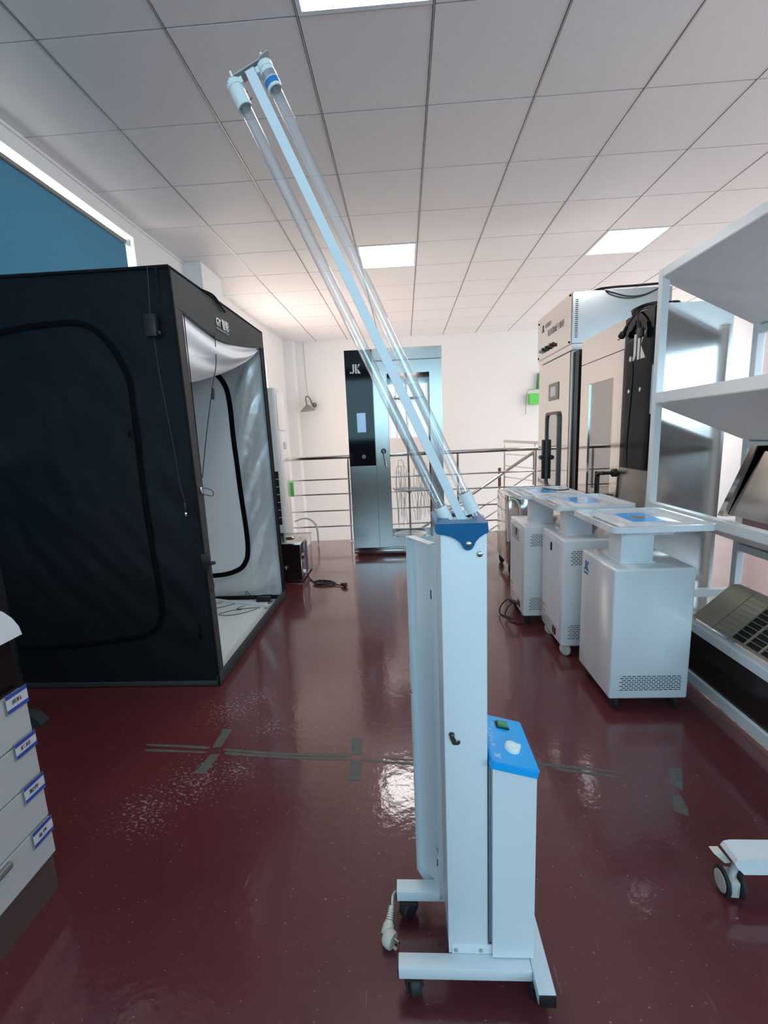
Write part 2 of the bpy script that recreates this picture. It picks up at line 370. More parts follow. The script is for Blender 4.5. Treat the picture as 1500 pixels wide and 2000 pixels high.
def wall_x(name, x0, x1, y0, y1, z0, z1, holes):
    m = M(); ys = sorted({y0, y1, *[h[0] for h in holes], *[h[1] for h in holes]})
    for a, b in zip(ys, ys[1:]):
        hs = [h for h in holes if h[0] <= a+1e-6 and h[1] >= b-1e-6]
        if hs:
            m.box(x0, x1, a, b, z0, hs[0][2]); m.box(x0, x1, a, b, hs[0][3], z1)
        else: m.box(x0, x1, a, b, z0, z1)
    return m
m = wall_x('l', XL-0.24, XL, YR-0.2, YB+0.2, -3.0, CZ, [(-0.2, 3.93, 0.95, 3.02), (5.9, 7.40, 0.9, 3.0)])
struct(m.build('wall_left', wall_mat, smooth=False))
m = wall_x('r', XR, XR+0.24, YR-0.2, YB+0.2, -3.0, CZ, [(3.3, 7.9, 0.95, 2.85)])
struct(m.build('wall_right', wall_mat, smooth=False))
m = M(); m.box(XL, XR, YB, YB+0.2, -3.0, CZ); m.box(XL, -2.02, 8.55, YB, -3.0, CZ)
struct(m.build('wall_back', wall_mat, smooth=False))
m = M()
for a, b, z0, z1 in ((XL, -1.7, 0, CZ), (-1.7, 2.7, 0, 1.2), (-1.7, 2.7, 2.9, CZ), (2.7, 3.65, 0, CZ), (3.65, 5.85, 0, 1.35), (3.65, 5.85, 2.65, CZ), (5.85, XR, 0, CZ)):
    m.box(a, b, YR-0.2, YR, z0, z1)
struct(m.build('wall_rear', mat('rear_wall_grey', (0.20, 0.19, 0.19), 0.8), smooth=False))
m = M(); m.box(XL, -2.015, 4.80, 5.31, 0, CZ); struct(m.build('trim_2', wall_mat, smooth=False))
m = M(); m.box(XL, XR, YB-0.012, YB, CZ-0.03, CZ); m.box(XL, XL+0.012, YR, 8.55, CZ-0.03, CZ); struct(m.build('trim_3', wall_mat, smooth=False))
# windows (frame + pane)
def window_x(n, x, y0, y1, z0, z1, mull):
    fr = M(); t = 0.045
    for a, b in ((y0, y0+t), (y1-t, y1)): fr.box(x-0.03, x+0.03, a, b, z0, z1)
    for a, b in ((z0, z0+t), (z1-t, z1)): fr.box(x-0.03, x+0.03, y0+t, y1-t, a, b)
    for k in mull: fr.box(x-0.025, x+0.025, k-0.02, k+0.02, z0+t, z1-t)
    o = struct(fr.build('window_%d' % n, white_metal, smooth=False))
    g = M(); g.box(x-0.004, x+0.004, y0+t, y1-t, z0+t, z1-t); g.build('window_pane', pane_glass, o, local=True, smooth=False)
window_x(1, -2.40, -0.2, 3.93, 0.95, 3.02, (1.2, 2.6))
window_x(2, -2.30, 5.9, 7.40, 0.9, 3.0, (6.65,))
window_x(3, XR+0.06, 3.3, 7.9, 0.95, 2.85, (4.8, 6.4))
def window_y(n, y, x0, x1, z0, z1, mull):
    fr = M(); t = 0.045
    for a, b in ((x0, x0+t), (x1-t, x1)): fr.box(a, b, y-0.03, y+0.03, z0, z1)
    for a, b in ((z0, z0+t), (z1-t, z1)): fr.box(x0+t, x1-t, y-0.03, y+0.03, a, b)
    for k in mull: fr.box(k-0.02, k+0.02, y-0.025, y+0.025, z0+t, z1-t)
    o = struct(fr.build('window_%d' % n, white_metal, smooth=False))
window_y(4, -3.06, -1.7, 2.7, 1.2, 2.9, (-0.2, 1.3))
window_y(5, -3.06, 3.65, 5.85, 1.35, 2.65, (4.75,))
# ceiling: square metal tiles with thin dark joints
X0 = 0.193; Y0 = 2.27
lights = [(-1, -1), (-1, 4), (3, 4), (3, -1)]
m = M()
for i in range(-4, 11):
    for j in range(-9, 11):
        if (i, j) in lights: continue
        x0 = X0+.6*i; y0 = Y0+.6*j
        b = bmesh.new()
        zz = CZ-0.010+random.uniform(-.0006, .0006)
        vs = [b.verts.new(p) for p in ((x0+.006, y0+.004, zz), (x0+.594, y0+.004, zz), (x0+.594, y0+.596, zz), (x0+.006, y0+.596, zz),
                                       (x0+.0055, y0+.0025, CZ+.02), (x0+.5945, y0+.0025, CZ+.02), (x0+.5945, y0+.5975, CZ+.02), (x0+.0055, y0+.5975, CZ+.02))]
        for f in ((3, 2, 1, 0), (0, 1, 5, 4), (1, 2, 6, 5), (2, 3, 7, 6), (3, 0, 4, 7), (4, 5, 6, 7)): b.faces.new([vs[k] for k in f])
        m._add(b)
struct(m.build('ceiling', ceil_mat, smooth=False))
m = M(); m.box(XL-.2, XR+.2, YR-.2, YB+.2, CZ+.021, CZ+.15)
struct(m.build('trim_5', mat('ceiling_void_dark', (0.05, 0.05, 0.05), 0.8), smooth=False))
m = M()
for i in range(-3, 11): m.box(X0+.6*i-.003, X0+.6*i+.003, YR, YB, CZ-.013, CZ+.02)
struct(m.build('trim_4', ceil_bar, smooth=False))
LN = {(-1, -1): 'bright square ceiling light panel cut off by the top of the photo', (-1, 4): 'square ceiling light panel in the middle, behind the lamp tubes',
      (3, 4): 'square ceiling light panel on the right, above the steel cabinets', (3, -1): 'square ceiling light panel over the right-hand rack, outside the photo'}
for (i, j) in lights:
    x0 = X0+.6*i; y0 = Y0+.6*j
    t = thing('ceiling_light', LN[(i, j)], 'ceiling light', (x0+.3, y0+.3, CZ+.02), 0, 'square ceiling light panels')
    fr = M(); fr.ring([(x0+.006, y0+.004), (x0+.594, y0+.004), (x0+.594, y0+.596), (x0+.006, y0+.596)], [(x0+.026, y0+.024), (x0+.574, y0+.024), (x0+.574, y0+.576), (x0+.026, y0+.576)], lambda u, v, k: (u, v, CZ-.014+.033*k))
    fr.build('frame', white_metal, t, smooth=False)
    d = M(); d.box(x0+.026, x0+.574, y0+.024, y0+.576, CZ-.010, CZ+.012); d.build('diffuser', lamp_white, t, smooth=False)

# ================================================================== blue roller blind on the left window
t = thing('roller_blind', 'blue fabric roller blind pulled down over the left window', 'blind', (-2.225, 1.9, 2.95))
m = M(); m.cyl((-2.225, -0.15, 2.955), (-2.225, 3.86, 2.955), 0.017); m.build('roller', mat('roller_grey', (0.25, 0.24, 0.24), 0.4, 0.5), t)
m = M()
def bl(u, v):
    y = -0.12+3.97*u; z = 2.945-1.75*v
    return (-2.228+0.006*math.sin(y*9)*v+0.004*noise.noise(Vector((y*3, z*2, 0))), y-(0.05*v*v if u > .98 else 0), z)
m.sheet(bl, 120, 20, (-0.0015, 0, 0)); m.build('fabric', blind_mat, t)
m = M(); m.box(-2.245, -2.2, 3.86, 3.885, 2.93, 2.985, 0.003); m.cyl((-2.225, 3.83, 2.955), (-2.225, 3.875, 2.955), 0.022); m.build('end_bracket', white_plastic, t)

# ================================================================== UV lamp trolley (centre foreground)
T = thing('disinfection_lamp_trolley', 'tall white and blue wheeled lamp trolley with two raised glass tubes, centre foreground', 'lamp trolley', (0.12, 0.93, 0))
m = M(); m.box(0.0645, 0.1575, 0.860, 0.998, 0.112, 1.108, 0.004, 2); m.build('column', white_metal, T)
m = M(); m.box(0.072, 0.166, 0.8585, 0.8615, 0.090, 0.116, 0.001); m.box(0.066, 0.162, 0.862, 0.995, 0.088, 0.112); m.build('column_foot', white_metal, T)
for x in (0.082, 0.140):
    s_ = M(); s_.lathe([(0.001, 0.003), (0.0045, 0.002), (0.005, 0)][::-1], (x, 0.8583, 0.101), (0, -1, 0), 14); s_.build('screw', screw_mat, T)
# blue cap with tongue
m = M()
pts = [(.0565, 1.124), (.1545, 1.123), (.1585, 1.118), (.1590, 1.1065), (.150, 1.103), (.141, 1.097), (.134, 1.089), (.1300, 1.080), (.1275, 1.0755), (.1235, 1.0725), (.1190, 1.0715), (.1145, 1.0725), (.1105, 1.0755), (.108, 1.080), (.103, 1.088), (.095, 1.095), (.085, 1.100), (.074, 1.1035), (.062, 1.1055), (.0575, 1.107), (.0555, 1.117)]
m.prism(pts, lambda u, v, w_: (u, .8525+.006*w_, v))
m.build('cap_skirt', blue_dark, T)
m = M()
out = rrect(.0555, .1590, .8535, 1.004, .006, 8); 
inn = []
for (u, v) in out:
    a = math.atan2((v-.93)*.7, u-.108); inn.append((.113+.036*math.cos(a), .934+.050*math.sin(a)))
m.ring(out, inn, lambda u, v, k: (u, v, 1.109+.017*k))
m.build('cap', blue_dark, T)
m = M(); m.prism([(.077+.072*.5+.0365*math.cos(2*PI*k/24), .934+.051*math.sin(2*PI*k/24)) for k in range(24)], lambda u, v, w_: (u, v, 1.1095+.002*w_)); m.build('cap_opening', dark_hole, T)
for (x, z, y) in ((.1195, 1.085, .8525), (.1425, 1.062, .860)):
    s_ = M(); s_.lathe([(0.0062, 0), (0.0058, 0.0025), (0.0030, 0.0042), (0.0008, 0.0044)], (x, y, z), (0, -1, 0), 18); s_.box(x-.003, x+.003, y-.0050, y-.0042, z-.0007, z+.0007); s_.build('screw', screw_mat, T)
# latch hook
m = M(); P = [(0, 24), (3, 28), (8, 28), (12, 25), (12, 15), (16, 9), (14, 5), (16, 3.5), (20, 8), (24, 7), (24, 3), (20, -1), (12, -1.5), (8, 0), (3, 12)]
m.prism([(.0745+.001*(u), .642+.001*v) for u, v in P], lambda u, v, w_: (u, .8565+.003*w_, v)); l_ = m.build('latch', latch_mat, T)
s_ = M(); s_.lathe([(0.003, 0), (0.0028, 0.002), (0.0008, 0.0028)], (.082, .8565, .664), (0, -1, 0), 12); s_.build('rivet', screw_mat, l_)
# swung-open side door, hinged on the far left edge
H = Vector((.0645, 1.0005, 0)); Ee = Vector((-.507, .862, 0)); Nn = Vector((-.862, -.507, 0))
def dr(a, b, z): p = H+Ee*a+Nn*b; return (p.x, p.y, z)
m = M()
def dbox(a0, a1, b0, b1, z0, z1):
    m.prism([(a0, b0), (a1, b0), (a1, b1), (a0, b1)], lambda u, v, w_: dr(u, v, z0+(z1-z0)*w_))
dbox(0, .104, -.0015, 0, .073, 1.052); dbox(0, .104, 0, .019, 1.0495, 1.052); dbox(0, .104, 0, .019, .073, .0755)
dbox(.1025, .104, 0, .019, .073, 1.052); dbox(0, .0015, 0, .012, .073, 1.052); dbox(.096, .1025, .0175, .019, .0755, 1.0495); dbox(.018, .022, 0, .0015, .0755, 1.0495)
m.build('door', white_metal, T, smooth=False)
for z in (.930, .190):
    m = M(); m.cyl(dr(.004, .0115, z-.018), dr(.004, .0115, z+.018), .0028, seg=10); dbox(.004, .020, .0095, .0112, z-.024, z+.024); h_ = m.build('hinge', white_metal, T)
    m = M(); m.cyl(dr(.0035, .0135, z-.012), dr(.0035, .0135, z+.010), .0016, seg=8); m.build('hinge_pin', dark_hole, h_)
m = M(); p = Vector(dr(.099, .019, .632)); m.lathe([(.0045, 0), (.0035, .003), (.001, .0035)], p, Nn, 14); m.build('lock_stud', screw_mat, T)
# control box
m = M()
def topz(x): return .596-(x-.163)*.26
m.prism([(.166, .093), (.260, .093), (.260, topz(.260)), (.166, topz(.166))], lambda u, v, w_: (u, .850+.158*w_, v)); m.build('control_box', white_metal, T, smooth=False)
m = M(); m.box(.160, .166, .866, 1.0, .10, .58); m.build('gap_shade_strip', mat('shadow_gap_grey', (.25, .27, .3), .5), T, smooth=False)  # grey strip stands in for the shadow between column and control box
Ux = Vector((.968, 0, -.252)).normalized(); Uy = Vector((0, 1, 0)); Un = Ux.cross(Uy).normalized()
O = Vector((.2125, .928, topz(.2125)+.008))
if Un.z < 0: Un = -Un
def cp(u, v, w_): p = O+Ux*u+Uy*v+Un*w_; return (p.x, p.y, p.z)
m = M(); m.prism(rrect(-.0525, .0525, -.0845, .0845, .006, 4), lambda u, v, w_: cp(u, v, -.010+.016*w_)); m.prism(rrect(-.0500, .0500, -.082, .082, .005, 4), lambda u, v, w_: cp(u, v, .006+.0012*w_))
cv = m.build('control_panel', blue_bright, T)
m = M(); m.box(-.016, .016, -.0125, .0125, 0, .003, .001, 1, Matrix.Translation((0, 0, 0)))
bmesh.ops.transform(m.bm, matrix=Matrix(((Ux.x, 0, Un.x, 0), (0, 1, 0, 0), (Ux.z, 0, Un.z, 0), (0, 0, 0, 1))), verts=m.bm.verts)
bmesh.ops.translate(m.bm, vec=Vector(cp(-.002, .050, .0072)), verts=m.bm.verts); sw = m.build('power_switch', black_plastic, cv)
m = M()
m.prism([(-.013, -.009), (.011, -.009), (.011, .009), (-.013, .009)], lambda u, v, w_: cp(u-.001, v+.050, .010+.0035*w_*(1+abs(u)/.02)))
m.build('switch_rocker', mat('green_rocker', (.02, .28, .12), .15, coat=.5), sw)
m = M(); m.lathe([(.0175, 0), (.0175, .006), (.0155, .009), (.001, .0095)], cp(.004, -.028, .0072), Un, 28)
m.prism([(-.0165, -.0018), (.0165, -.0030), (.0165, .0030), (-.0165, .0018)], lambda u, v, w_: cp(u+.004, v-.028, .016+.0055*w_)); m.build('timer_knob', white_plastic, cv)
m = M()
for k in range(11):
    a = math.radians(-225+k*27); r1 = .0225
    m.prism([(r1*math.cos(a)+dx, r1*math.sin(a)+dy) for dx, dy in ((-.0012, -.0016), (.0012, -.0016), (.0012, .0016), (-.0012, .0016))], lambda u, v, w_: cp(u+.004, v-.028, .0073+.0005*w_))
m.build('timer_marks', mat('pale_blue_print', (.25, .55, .85), .5), cv, smooth=False)
print_blue = mat('pale_print', (.45, .72, .95), .5)
frl = lambda u, v, w_: cp(-.040+v, -.066+u, .0072+w_)
text('panel_text', '紫外线灯车', .0135, lambda u, v, w_: cp(-.034-v, -.035+u, .0072+w_), None, print_blue, cv)
jk_logo(.013, lambda u, v, w_: cp(-.030-v, -.070+u, .0072+w_), None, print_blue, cv)
text('switch_text', '开关', .007, lambda u, v, w_: cp(-.024-v, .042+u, .0072+w_), None, print_blue, cv)
# base frame
def bar(name, x0, x1, y0, y1, z0=.060, z1=.090): 
    m = M(); m.box(x0, x1, y0, y1, z0, z1, .002, 2); return m.build(name, white_metal, T)
a_ = bar('base_bar', -.054, .251, .826, .860); m = M(); m.box(-.0565, -.054, .827, .859, .061, .089); m.build('end_cap', black_plastic, a_)
c_ = bar('base_bar', -.061, .251, 1.000, 1.036); m = M(); m.box(-.0635, -.061, 1.001, 1.035, .061, .089); m.build('end_cap', black_plastic, c_)
b_ = bar('base_bar', .252, .290, .783, 1.105); m = M(); m.box(.2525, .2895, .779, .783, .0605, .0895, .001); m.build('end_cap', black_plastic, b_)
m = M(); m.box(.2525, .2895, 1.105, 1.109, .0605, .0895, .001); m.build('end_cap', black_plastic, b_)
def caster(x, y, rz, mt=black_rubber, r=.0270, wd=.028, top=.060, parent=T, hubm=None, local=False):
    d = Vector((math.cos(rz), math.sin(rz), 0))
    m = M(); c0 = Vector((x, y, r))
    m.lathe([(r*.82, -wd/2), (r, -wd/2+.004), (r, wd/2-.004), (r*.82, wd/2)], c0, d, 28); w1 = m.build('caster', mt, parent, local)
    m = M(); m.cyl((x, y, r*1.2), (x, y, top), .007, seg=12); sd = Vector((-d.y, d.x, 0))
    m.prism([(-r*.6, r), (r*.6, r), (r*.5, r*2.05), (-r*.5, r*2.05)], lambda u, v, w_: tuple(c0+sd*u+Vector((0, 0, v-r))+d*(wd*.62+.003*w_)))
    m.prism([(-r*.6, r), (r*.6, r), (r*.5, r*2.05), (-r*.5, r*2.05)], lambda u, v, w_: tuple(c0+sd*u+Vector((0, 0, v-r))-d*(wd*.62+.003*w_)))
    m.cyl(c0-d*(wd*.75), c0+d*(wd*.75), .004, seg=10); m.box(x-wd*.75, x+wd*.75, y-wd*.75, y+wd*.75, r*2.02, r*2.02+.004)
    m.build('fork', hubm or mt, w1, local)
    return w1
caster(-.020, .846, .25); caster(-.030, 1.014, 2.3); caster(.266, .838, .15); caster(.271, 1.085, 0)
# lamp head
th = math.radians(23.9); D = Vector((-math.sin(th), 0, math.cos(th))); Pp = Vector((math.cos(th), 0, math.sin(th))); Yv = Vector((0, 1, 0))
B0 = Vector((.1135, .932, 1.108)); L0 = .948
def lp(a, b, c): p = B0+D*a+Pp*b+Yv*c; return (p.x, p.y, p.z)
m = M(); m.prism([(-.001, -.012), (.017, -.012), (.017, .008), (-.001, .008)], lambda u, v, w_: lp(-.02+w_*(L0+.011), u, v)); 
m.build('lamp_arm', white_metal, T, smooth=False)
for a, sgn in ((L0-.009, 1), (.006, -1)):
    m = M(); zz = [(-.040, -.002), (-.026, 0), (-.022, .003), (.030, .003), (.034, .006), (.052, .008)]
    prof = [(b, h) for b, h in zz]+[(b, h+.0022) for b, h in zz[::-1]]
    m.prism(prof, lambda u, v, w_: lp(a+(v if sgn > 0 else -v), u, -.014+.026*w_)); m.build('end_plate', mat('grey_bracket', (.45, .43, .42), .4), T, smooth=False)
for b, b2, a0, a1, lab in ((-.0215, -.0285, .054, .894, 0), (.0360, .0360, .059, .893, 1)):
    m = M(); m.pipe(lp(a0-.02, b, -.002), lp(a1+.02, b2, -.002), .0110, .0101, 32); g = m.build('lamp_tube', tube_glass, T)
    for a, sg, bb in ((a0, 1, b), (a1, -1, b2)):
        m = M(); m.tube([lp(a-.02*sg, bb-.004, -.002), lp(a+.010*sg, bb-.004, -.002), lp(a+.014*sg, bb, -.002), lp(a+.010*sg, bb+.004, -.002), lp(a-.02*sg, bb+.004, -.002)], .0007, 6)
        m.build('filament', screw_mat, g)
    for a, s2, bb in ((a0, -1, b), (a1, 1, b2)):
        m = M(); m.pipe(lp(a, bb, -.002), lp(a+s2*.034, bb, -.002), .0142, .0114, 32); m.cyl(lp(a+s2*.032, bb, -.002), lp(a+s2*.036, bb, -.002), .0136); sl = m.build('lamp_sleeve', white_plastic, T)
        m = M(); m.cyl(lp(a+s2*.036, bb, -.002), lp(a+s2*.045, bb, -.002), .0150)
        ins = 1 if b < 0 else -1
        m.prism([(0, 0), (.016, 0), (.016, .010), (0, .010)], lambda u, v, w_: lp(a+s2*(.035+v), bb+ins*(u+.002), -.010+.018*w_)); m.build('lamp_socket', white_plastic, sl)
        m = M(); m.cyl(lp(a+s2*.044, bb+.003, -.002), lp(a+s2*.066, bb+.003, -.002), .0020, seg=8); m.cyl(lp(a+s2*.044, bb-.003, -.002), lp(a+s2*.058, bb-.003, -.002), .0016, seg=8); m.build('lamp_pin', white_plastic, sl)
        if lab == 1 and s2 == 1:
            m = M(); m.pipe(lp(a+.005, bb, -.002), lp(a+.015, bb, -.002), .0146, .0141, 32); m.build('blue_label', mat('lamp_label_blue', (.03, .21, .52), .4), sl)
            m = M(); m.pipe(lp(a+.017, bb, -.002), lp(a+.028, bb, -.002), .0145, .0141, 32); m.build('silver_label', mat('lamp_label_silver', (.45, .46, .47), .3, .5), sl)
m = M(); m.tube([lp(L0-.03, -.012, 0), lp(L0-.028, -.022, .002), lp(L0-.034, -.030, .004)], .0012, 6); m.tube([lp(L0-.042, -.009, 0), lp(L0-.046, -.022, .002)], .0012, 6); m.build('lamp_wire', red_wire, T)
m = M(); m.box(.098, .132, .914, .946, 1.110, 1.122, .003); m.build('arm_pivot', white_plastic, T)
# plug and its cord lying by the left castors
m = M(); m.tube([(-.045, 1.05, .05), (-.066, 1.03, .055), (-.073, 1.012, .060), (-.0745, .995, .045)], .0032, 8); m.build('power_cord', cream_plastic, T)
m = M()
a = Vector((-.0765, .997, .050)); bq = Vector((-.0845, .962, .026)); dq = (bq-a).normalized()
for k in range(7): p = a+dq*(.0048*k); m.cyl(p, p+dq*.0032, .0066+.0006*k, seg=14)
m.cyl(a, bq, .0055, seg=12)
m.lathe([(.009, 0), (.014, .008), (.0165, .020), (.0165, .028)], a+dq*.030, dq, 20)
pc = Vector((-.0800, .938, .0215)); ax = Vector((.80, -.50, -.05)).normalized()
m.lathe([(.014, -.016), (.0195, -.010), (.0212, 0), (.0205, .008), (.0190, .011)], pc, ax, 28)
pl = m.build('power_plug', cream_plastic, T)
s1 = ax.cross(Vector((0, 0, 1))).normalized(); s2_ = ax.cross(s1).normalized()
for u, v, tw in ((.0070, .005, .5), (-.0070, .005, -.5), (0, -.009, 1.57)):
    m = M(); q = pc+ax*.010+s1*u+s2_*v; e = s1*math.cos(tw)+s2_*math.sin(tw); f_ = ax.cross(e)
    m.prism([(-.0035, -.001), (.0035, -.001), (.0035, .001), (-.0035, .001)], lambda a1, b1, w_: tuple(q+e*a1+f_*b1+ax*(.0165*w_))); m.build('prong', screw_mat, pl, smooth=False)

# ================================================================== black photo tent (left)
TX0, TX1, TY0, TY1, TH = -2.15, -1.045, 2.167, 3.525, 2.118
N_ = thing('photo_tent', 'large black fabric box tent with silver lining and open side, by the left window', 'tent', (-1.6, 2.85, 0))
def lean(x, z): return x-0.020*(z/TH)
def wr(a, b, k=1.0):
    return k*(0.012*noise.noise(Vector((a*1.5+b*1.2, b*0.9, 1.7)))+0.006*noise.noise(Vector((a*5+b*3, b*4, 5.1)))+0.003*noise.noise(Vector((a*14, b*9, 2.2))))
m = M()
def near(u, v):
    x = TX0+(TX1-TX0)*u; z = TH*v
    e = min(1, min(u, 1-u, v, 1-v)*8)
    fold = 0.006*math.sin((x*0.8+z*1.4)*16)*math.exp(-((u-.88)/.1)**2)*e
    return (lean(x, z), TY0+(wr(x, z)*1.3+fold+.003*noise.noise(Vector((x*9+z*7, z*3, 9)))*2)*e+0.008, z)
m.sheet(near, 70, 110, (0, 0.006, 0)); m.build('side_wall', tent_black, N_)
m = M()
m.tube([(lean(x, z), TY0-.001+wr(x, z)*1.3*.8, z) for x, z in ((-2.14, 1.858), (-1.923, 1.872), (-1.764, 1.890), (-1.559, 1.898), (-1.47, 1.875), (-1.400, 1.815), (-1.345, 1.72), (-1.312, 1.62), (-1.306, 1.528), (-1.312, 1.306), (-1.315, 1.024), (-1.306, 0.702), (-1.303, 0.478), (-1.335, 0.36), (-1.42, 0.30), (-1.544, 0.281), (-1.8, .25), (-2.12, 0.238))], (.003, .014), 8, flat=(0, 1, 0)); m.build('zip_arch', zip_mat, N_)
m = M(); m.box(lean(-1.338, 1.2)-.012, lean(-1.338, 1.2), TY0-.008, TY0, 1.345, 1.375, .002); m.tube([(-1.33, TY0-.006, 1.35), (-1.325, TY0-.012, 1.30), (-1.322, TY0-.010, 1.27)], .003, 6); m.build('zip_pull', zip_mat, N_)
m = M()
def farw(u, v): x = TX0+(TX1-TX0)*u; z = TH*v; return (lean(x, z), TY1-.010, z)
m.sheet(farw, 6, 10, (0, .008, 0)); m.build('side_wall', tent_black, N_)
m = M(); m.sheet(lambda u, v: (lean(TX0, TH*v), TY0+.01+(TY1-TY0-.02)*u, TH*v), 6, 10, (.006, 0, 0)); m.build('back_wall', tent_black, N_)
m = M(); m.sheet(lambda u, v: (lean(TX0+.01, TH*v), TY0+.02+(TY1-TY0-.04)*u, .02+(TH-.04)*v), 6, 10, (.004, 0, 0)); m.build('back_lining', silver_fab, N_)
m = M(); m.sheet(lambda u, v: (TX0-.02+(TX1-TX0)*u, TY0+(TY1-TY0)*v, TH+.003*math.sin(u*9)*math.sin(v*7)), 20, 20, (0, 0, -.006)); m.build('roof', tent_black, N_)
m = M(); m.sheet(lambda u, v: (TX0-.01+(TX1-TX0-.03)*u, TY0+.02+(TY1-TY0-.04)*v, TH-.02), 6, 6, (0, 0, -.004)); m.build('roof_lining', silver_fab, N_)
# far inner wall: white door panel + crinkled silver lining with black zip curve
m = M()
def inner(u, v):
    x = -2.13+(1.07)*u; z = .03+(TH-.07)*v
    k = max(0, min(1, (x+1.36)/.12)); e = min(1, (1-u)*10)
    w_ = (0.030*noise.noise(Vector((x*8-z*4.5, z*1.5+x*3, 4)))+0.012*noise.noise(Vector((x*18-z*8, z*7, 8)))+.004*noise.noise(Vector((x*40, z*30, 1))))*k*e
    return (lean(x, z), 3.492+w_-0.010*k*0, z)
m.sheet(inner, 90, 120, (0, .004, 0)); m.build('inner_lining', silver_fab, N_)
path = [(-1.47, 1.86), (-1.391, 1.811), (-1.337, 1.712), (-1.322, 1.55), (-1.323, 1.358), (-1.316, 1.12), (-1.311, 0.908), (-1.297, 0.568), (-1.307, 0.395), (-1.345, .31), (-1.397, 0.266), (-1.50, .232), (-1.642, 0.219), (-1.9, .21)]
m = M(); pp = [(x, z) for x, z in path]+[(-2.12, .21), (-2.12, 1.90), (-1.62, 1.90)]
m.prism(pp, lambda u, v, w_: (lean(u, v), 3.462+.004*w_, v)); m.build('inner_door_panel', mat('grey_white_cloth', (.84, .84, .86), .65), N_, smooth=False)
m = M(); m.tube([(lean(x, z), 3.460, z) for x, z in path], (.003, .020), 8, flat=(0, 1, 0)); m.build('inner_zip', zip_mat, N_)
# opening side: header, jambs, sill
hb = [(2.169, 1.960), (2.30, 1.948), (2.404, 1.930), (2.642, 1.906), (2.80, 1.912), (2.895, 1.924), (3.10, 1.952), (3.30, 1.985), (3.417, 2.006), (3.525, 2.01)]
def interp(tab, y):
    for (a, b), (c, d) in zip(tab, tab[1:]):
        if y <= c: return b+(d-b)*max(0, (y-a))/(c-a)
    return tab[-1][1]
m = M()
def head(u, v):
    y = TY0+(TY1-TY0)*u; z0 = interp(hb, y)-.012; z = z0+(TH-z0)*v
    return (lean(TX1, z)+.004+.004*math.sin(u*8)*(1-v), y, z)
m.sheet(head, 60, 8, (-.005, 0, 0)); hd = m.build('header_panel', tent_head, N_)
text('brand_text', 'GY 智影', .062, lambda u, v, w_: (lean(TX1, 1.98)+.0095+w_, 2.640+u*.84, 1.972+v), None, logo_white, hd, .0012, bold=.018)
text('brand_subtext', 'PHOTOGRAPHY TENT', .018, lambda u, v, w_: (lean(TX1, 1.97)+.0095+w_, 2.640+u*1.0, 1.948+v), None, mat('grey_print', (.35, .36, .37), .5), hd, .0008)
m = M(); m.sheet(lambda u, v: (lean(TX1, .03+1.95*v)+.003, TY0+.002+(.062+.014*v)*u, .03+(TH-.10)*v), 4, 20, (-.004, 0, 0)); m.build('jamb_strip', tent_jamb, N_)
m = M(); m.sheet(lambda u, v: (lean(TX1, .03+1.98*v)+.003, 3.455+.07*u, .03+(TH-.10)*v), 4, 20, (-.004, 0, 0)); m.build('jamb_strip', tent_black, N_)
m = M()
for y, zt in ((TY0+.0, TH), (TY1-.002, TH)): m.tube([(lean(TX1, z)+.002, y, z) for z in (0.01, .7, 1.4, zt)], .006, 6)
m.tube([(lean(TX1, TH)+.002, y, TH+.002*math.sin(y*20)) for y in (TY0, 2.5, 2.9, 3.2, TY1)], .007, 6); m.tube([(lean(x, TH), TY0+.002, TH+.002*math.sin(x*22)) for x in (TX0, -1.9, -1.6, -1.3, TX1)], .008, 6)
m.tube([(lean(TX1, 1.3)+.003, TY0+.070+.012*(z/TH), z) for z in (.07, .7, 1.4, 1.93)], .0025, 6); m.build('edge_binding', tent_edge, N_)
m = M(); m.box(-1.058, -1.038, TY0, TY1, .004, .062, .004); m.box(-2.15, -1.04, TY0, TY0+.02, .004, .03, .003); m.build('sill', tent_head, N_)
m = M(); m.box(-2.13, -1.06, TY0+.02, TY1-.03, .004, .016, 0); m.build('floor_lining', silver_fab, N_, smooth=False)
m = M(); m.box(-2.12, -1.135, TY0+.04, 3.40, .0162, .024, .001); m.build('floor_board', mat_white, N_, smooth=False)
m = M(); m.box(-2.12, -1.09, 3.43, 3.452, .017, .045, .003); m.build('floor_roll', tent_edge, N_)
# white backdrop flap gathered below the header
fb = [(2.18, 1.60), (2.228, 1.60), (2.40, 1.625), (2.523, 1.650), (2.65, 1.682), (2.802, 1.722), (3.0, 1.785), (3.209, 1.859), (3.36, 1.925), (3.428, 1.965), (3.46, 1.98)]
m = M()
def flap(u, v):
    y = 2.185+(3.445-2.185)*u; zt = interp(hb, y)-.004+ (.0 if u > .06 else .03*(1-u/.06)); zb = interp(fb, y); z = zt+(zb-zt)*v
    bulge = .030*math.sin(v*PI)**.8*math.sin(min(1, u*1.2)*PI*.9+.2)
    fold = .018*math.sin((v*2.3-u*1.6)*5.0)*math.sin(v*PI)*(1-.3*u)
    return (lean(TX1, z)-.018+(bulge+fold)*(1 if v < .75 else 1)-.18*max(0, v-.55)*(1-u), y, z)
m.sheet(flap, 70, 40, (-.003, 0, 0)); m.build('backdrop_flap', white_fab, N_)
m = M(); m.tube([(-1.052, 2.60, 1.915), (-1.045, 2.56, 1.75), (-1.047, 2.50, 1.64), (-1.05, 2.44, 1.52), (-1.05, 2.34, 1.33), (-1.045, 2.235, 1.13)], .0028, 6); m.build('pull_cord', cable_black, N_)
m = M(); m.tube([(-1.044, 2.475, 1.60), (-1.043, 2.470, 1.57), (-1.044, 2.465, 1.54)], .008, 8); m.build('cord_toggle', black_plastic, N_)
for (ly) in (2.50, 2.58): pass
